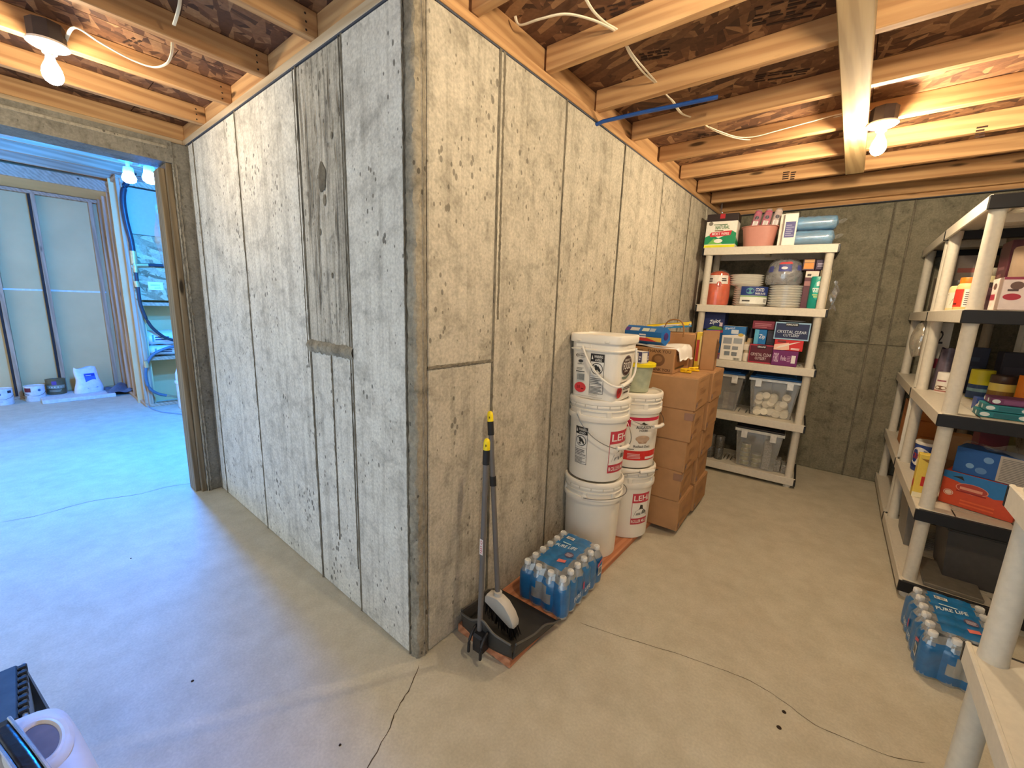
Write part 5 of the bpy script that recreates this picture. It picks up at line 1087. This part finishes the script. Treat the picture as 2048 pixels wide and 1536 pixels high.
for k in range(8): box(.012+.029*k, .030+.029*k, .284, .304, .212, .236, b=.003).build('edge_lug', BS, t)
MB().tube([(.0, .296, .224), (.25, .296, .224)], .006, 8).build('hinge_rod', plain('rod_grey', (120, 130, 140), .3), t, True)
for x in (.01, .225):
    MB().add([(x, .30, .22), (x+.02, .30, .22), (x+.035, .335, 0), (x-.005, .335, 0), (x, .28, .22), (x+.02, .28, .22), (x+.035, .31, 0), (x-.005, .31, 0)], [(0, 1, 2, 3), (5, 4, 7, 6), (1, 5, 6, 2), (4, 0, 3, 7), (4, 5, 1, 0), (3, 2, 6, 7)]).build('leg', BS, t)
box(.03, .225, .292, .302, .10, .21).build('side_panel', plain('side_panel_grey', (96, 108, 116), .5), t)

# ------------------------------------------------------------------ the room beyond: cans, bag, tarp, pipes, tank
def paint(label, px, py, r, h, col, band, z=0):
    p = at(px, py, 'z', z); t = thing('paint_can', label, 'paint can', T(p.x-r, p.y, z), 'paint cans by the far wall')
    MB().lathe([(r*.97, 0), (r, .004), (r, h*.96), (r*1.03, h*.965), (r*1.03, h*.985), (r*.9, h*.985), (r*.88, h*.96), (.01, h*.965)], 32).build('body', plain('can_%d' % col[0], col, .4, .1), t, True)
    q = Print(cylface(r, r, h*.12, h*.92, math.radians(-8), 2.2)); band(q); q.done(t)
    MB().tube([(r*1.02*math.cos(a), r*1.02*math.sin(a), h*.62-.05*math.sin((a+PI/2)*1)) for a in [-PI/2+PI*i/12 for i in range(13)]], .002, 6).build('bail', WIRE, t); return t
paint('white paint can with blue mark at the left edge of the far room', 8, 811, .086, .19, (214, 222, 230), lambda p: p.disc(.45, .7, .08, .1, (60, 100, 150)).rect(.8, .75, 1, .95, (40, 44, 60)).rect(.4, .05, .55, .2, (190, 200, 216)))
paint('white paint can with dark red label in the far room', 74, 803, .086, .19, (216, 222, 228), lambda p: p.rect(0, .62, .38, .95, (110, 34, 44)).lines(.04, .4, .35, .55, 2, (90, 100, 130)).disc(.75, .75, .07, .1, (60, 100, 150)).poly([(0, 0), (.5, 0), (.1, .3), (0, .35)], (170, 140, 100)))
cp_ = at(172, 806, 'z', 0); bd = box(-6.69, -6.20, -.66, -.02, 0, .045, b=.004).build('white_board', plain('foam_board', (206, 212, 216), .6), None); tag(bd, 'long white board lying along the foot of the far wall', 'board')
paint('brown paint can with silver lid on the white board', 116, 789, .088, .19, (104, 92, 66), lambda p: p.rect(.0, .34, 1, .62, (150, 146, 126), 12).rect(.36, .66, .58, .96, (96, 70, 140)).scrawl(.5, .5, .6, .16, (206, 206, 190)).lines(.2, .1, .8, .28, 2, (170, 166, 146)), z=.0465)
pb = at(165, 784, 'z', .047); t = thing('plaster_bag', 'white sack with bright blue print beside the brown paint can', 'sack', T(-6.50, -.235, .0465, .35))
def sack(a, b):
    th = 2*PI*a; k = 1/((abs(math.cos(th))**3+abs(math.sin(th))**3)**(1/3)); w_ = .13*(1.05-.25*b+.05*math.sin(9*b)); dd = .075*(1.1-.75*b); return (dd*k*math.cos(th)+.02*math.sin(5*b), w_*k*math.sin(th), .32*b+.012*math.sin(3*th)*b)
m = MB(); m.grid(sack, 28, 14, wrap=True); m.build('body', plain('sack_white', (226, 230, 236), .5, var=.08), t, True)
p = Print(lambda u, v, o: (.062-.035*v+.016+o+.014*(1-v), -.055+.12*u, .04+.22*v)); p.rect(.05, .1, .95, .95, (70, 110, 206)).rect(.1, .78, .9, .9, (40, 60, 170)).poly([(.38, .1), (.62, .1), (.52, .5)], (220, 226, 236)).scrawl(.4, .84, .5, .06, (226, 230, 240)); p.done(t)
m = MB(); m.grid(lambda a, b: (-6.66+.42*a, -.09+.28*b, .047+.085*math.sin(PI*min(1, max(0, a)))**.6*(.55+.45*math.sin(7*a+9*b))*math.sin(PI*b)**.5+.01*math.sin(23*a+11*b)), 26, 22)
o = m.build('tarp', plain('grey_blue_tarp', (96, 110, 128), .5, var=.2), None, True); tag(o, 'crumpled grey-blue tarp heaped in the corner of the far room', 'tarp')
BLUEP = at(0, 338, 'z', 2.60)
o = MB().tube([(BLUEP.x, -2.6, 2.60), (BLUEP.x, .16, 2.60)], .022, 10).build('blue_pipe', plain('dark_blue_pipe', (28, 40, 96), .4), None, True); tag(o, 'dark blue pipe running under the far room ceiling', 'pipe')
PIP = plain('black_pipe', (40, 46, 56), .4); BR = plain('brass_fitting', (196, 180, 140), .35, .7)
def wp(px, py, x=-5.22): return tuple(at(px, py, 'x', x))
t = thing('water_pipe', 'black supply pipe with brass tee and hoses on the pale strand board', 'pipe', T(0, 0, 0))
MB().tube(smooth_path([wp(268, 345), wp(250, 372), wp(246, 400), wp(252, 440), wp(262, 480), wp(266, 505)], 5), .026, 12).build('riser', PIP, t, True)
MB().tube([wp(266, 502), wp(269, 528)], .03, 12).build('coupling', BR, t, True); MB().tube([wp(266, 530), wp(296, 530)], .02, 10).build('tee_branch', BR, t, True)
MB().tube([wp(296, 530), wp(345, 532)], .018, 10).build('branch_pipe', PIP, t, True); MB().tube([wp(270, 528), wp(272, 545)], .022, 10).build('tee', BR, t, True)
MB().tube(smooth_path([wp(272, 545), wp(276, 575), wp(282, 612), wp(300, 650), wp(325, 672), wp(345, 680), wp(362, 684)], 5), .017, 10).build('hose', PIP, t, True)
MB().tube([wp(272, 562), wp(275, 574)], .024, 10).build('clamp', BR, t, True)
MB().tube(smooth_path([wp(362, 690), wp(335, 696), wp(308, 708), wp(295, 725), wp(291, 750), wp(298, 775), wp(315, 787), wp(333, 791)], 5), .017, 10).build('return_hose', plain('grey_hose', (84, 104, 120), .4), t, True)
MB().tube([wp(333, 791), wp(372, 796)], .012, 8).build('hose_fitting', BR, t, True); MB().tube([wp(291, 722), wp(294, 735)], .024, 10).build('clamp', BR, t, True)
lbz = at(310, 572, 'x', -5.24); o = box(-5.249, -5.244, lbz.y-.06, lbz.y+.075, lbz.z-.045, lbz.z+.045).build('notice', ink((232, 232, 228)), None); tag(o, 'small white notice card on the pale strand board', 'notice')
p = Print(lambda u, v, o_: (-5.244+o_, lbz.y-.06+.135*u, lbz.z-.045+.09*v)); p.lines(.15, .5, .8, .75, 2, (150, 170, 190)); p.lines(.4, .2, .85, .4, 2, (150, 170, 190)); p.done(o)
zn = pz(330, 712).z
def salt(label, z_, h, y0, y1):
    t = thing('salt_bag', label, 'bag', T(-5.40, (y0+y1)/2, z_), 'salt bags on the niche shelf'); W_ = (y1-y0)/2
    m = MB(); m.grid(lambda a, b: (.13*(1-abs(2*b-1)**8)*math.cos(2*PI*a) if 0 < b < 1 else 0, -W_+2*W_*b, h/2+(h/2)*(1-abs(2*b-1)**10)*math.sin(2*PI*a)*(1+.06*math.sin(14*b))), 24, 18, wrap=True); m.build('body', plain('salt_bag_white', (216, 226, 234), .4, var=.1), t, True)
    p = Print(lambda u, v, o: (.129+o, -W_*.7+1.4*W_*u, h*.25+h*.5*v)); p.rect(.1, .55, .55, .72, (50, 70, 100)).rect(.1, .25, .55, .42, (50, 70, 100)).rect(.0, .0, .06, 1, (90, 150, 206)); p.done(t)
salt('lower white salt bag on the niche shelf', zn+.002, .13, .20, .62); salt('upper white salt bag on the niche shelf', zn+.134, .17, .19, .60)
tk = at(372, 812, 'z', 0); t = thing('softener_tank', 'pale blue-white round tank half hidden behind the door jamb', 'tank', T(-5.0, .50, 0))
MB().lathe([(.12, 0), (.13, .02), (.13, .30), (.14, .305), (.14, .33), (.13, .335), (.128, .42), (.10, .50), (.04, .53)], 36).build('body', plain('tank_white', (216, 228, 234), .4), t, True)
MB().tube(smooth_path([(.14, -.06, .2), (.2, -.1, .1), (.22, -.14, .012), (.1, -.3, .008)], 4), .008, 8).build('drain_hose', plain('drain_grey', (170, 180, 186), .5), t, True)
o = MB().tube(smooth_path([at(x, y, 'z', .006) for x, y in ((290, 806), (305, 818), (330, 825), (362, 828), (376, 830))], 5), .006, 6).build('floor_tube', plain('floor_tube_grey', (120, 150, 176), .5), None, True); tag(o, 'thin tube curving over the floor by the softener tank', 'tube')
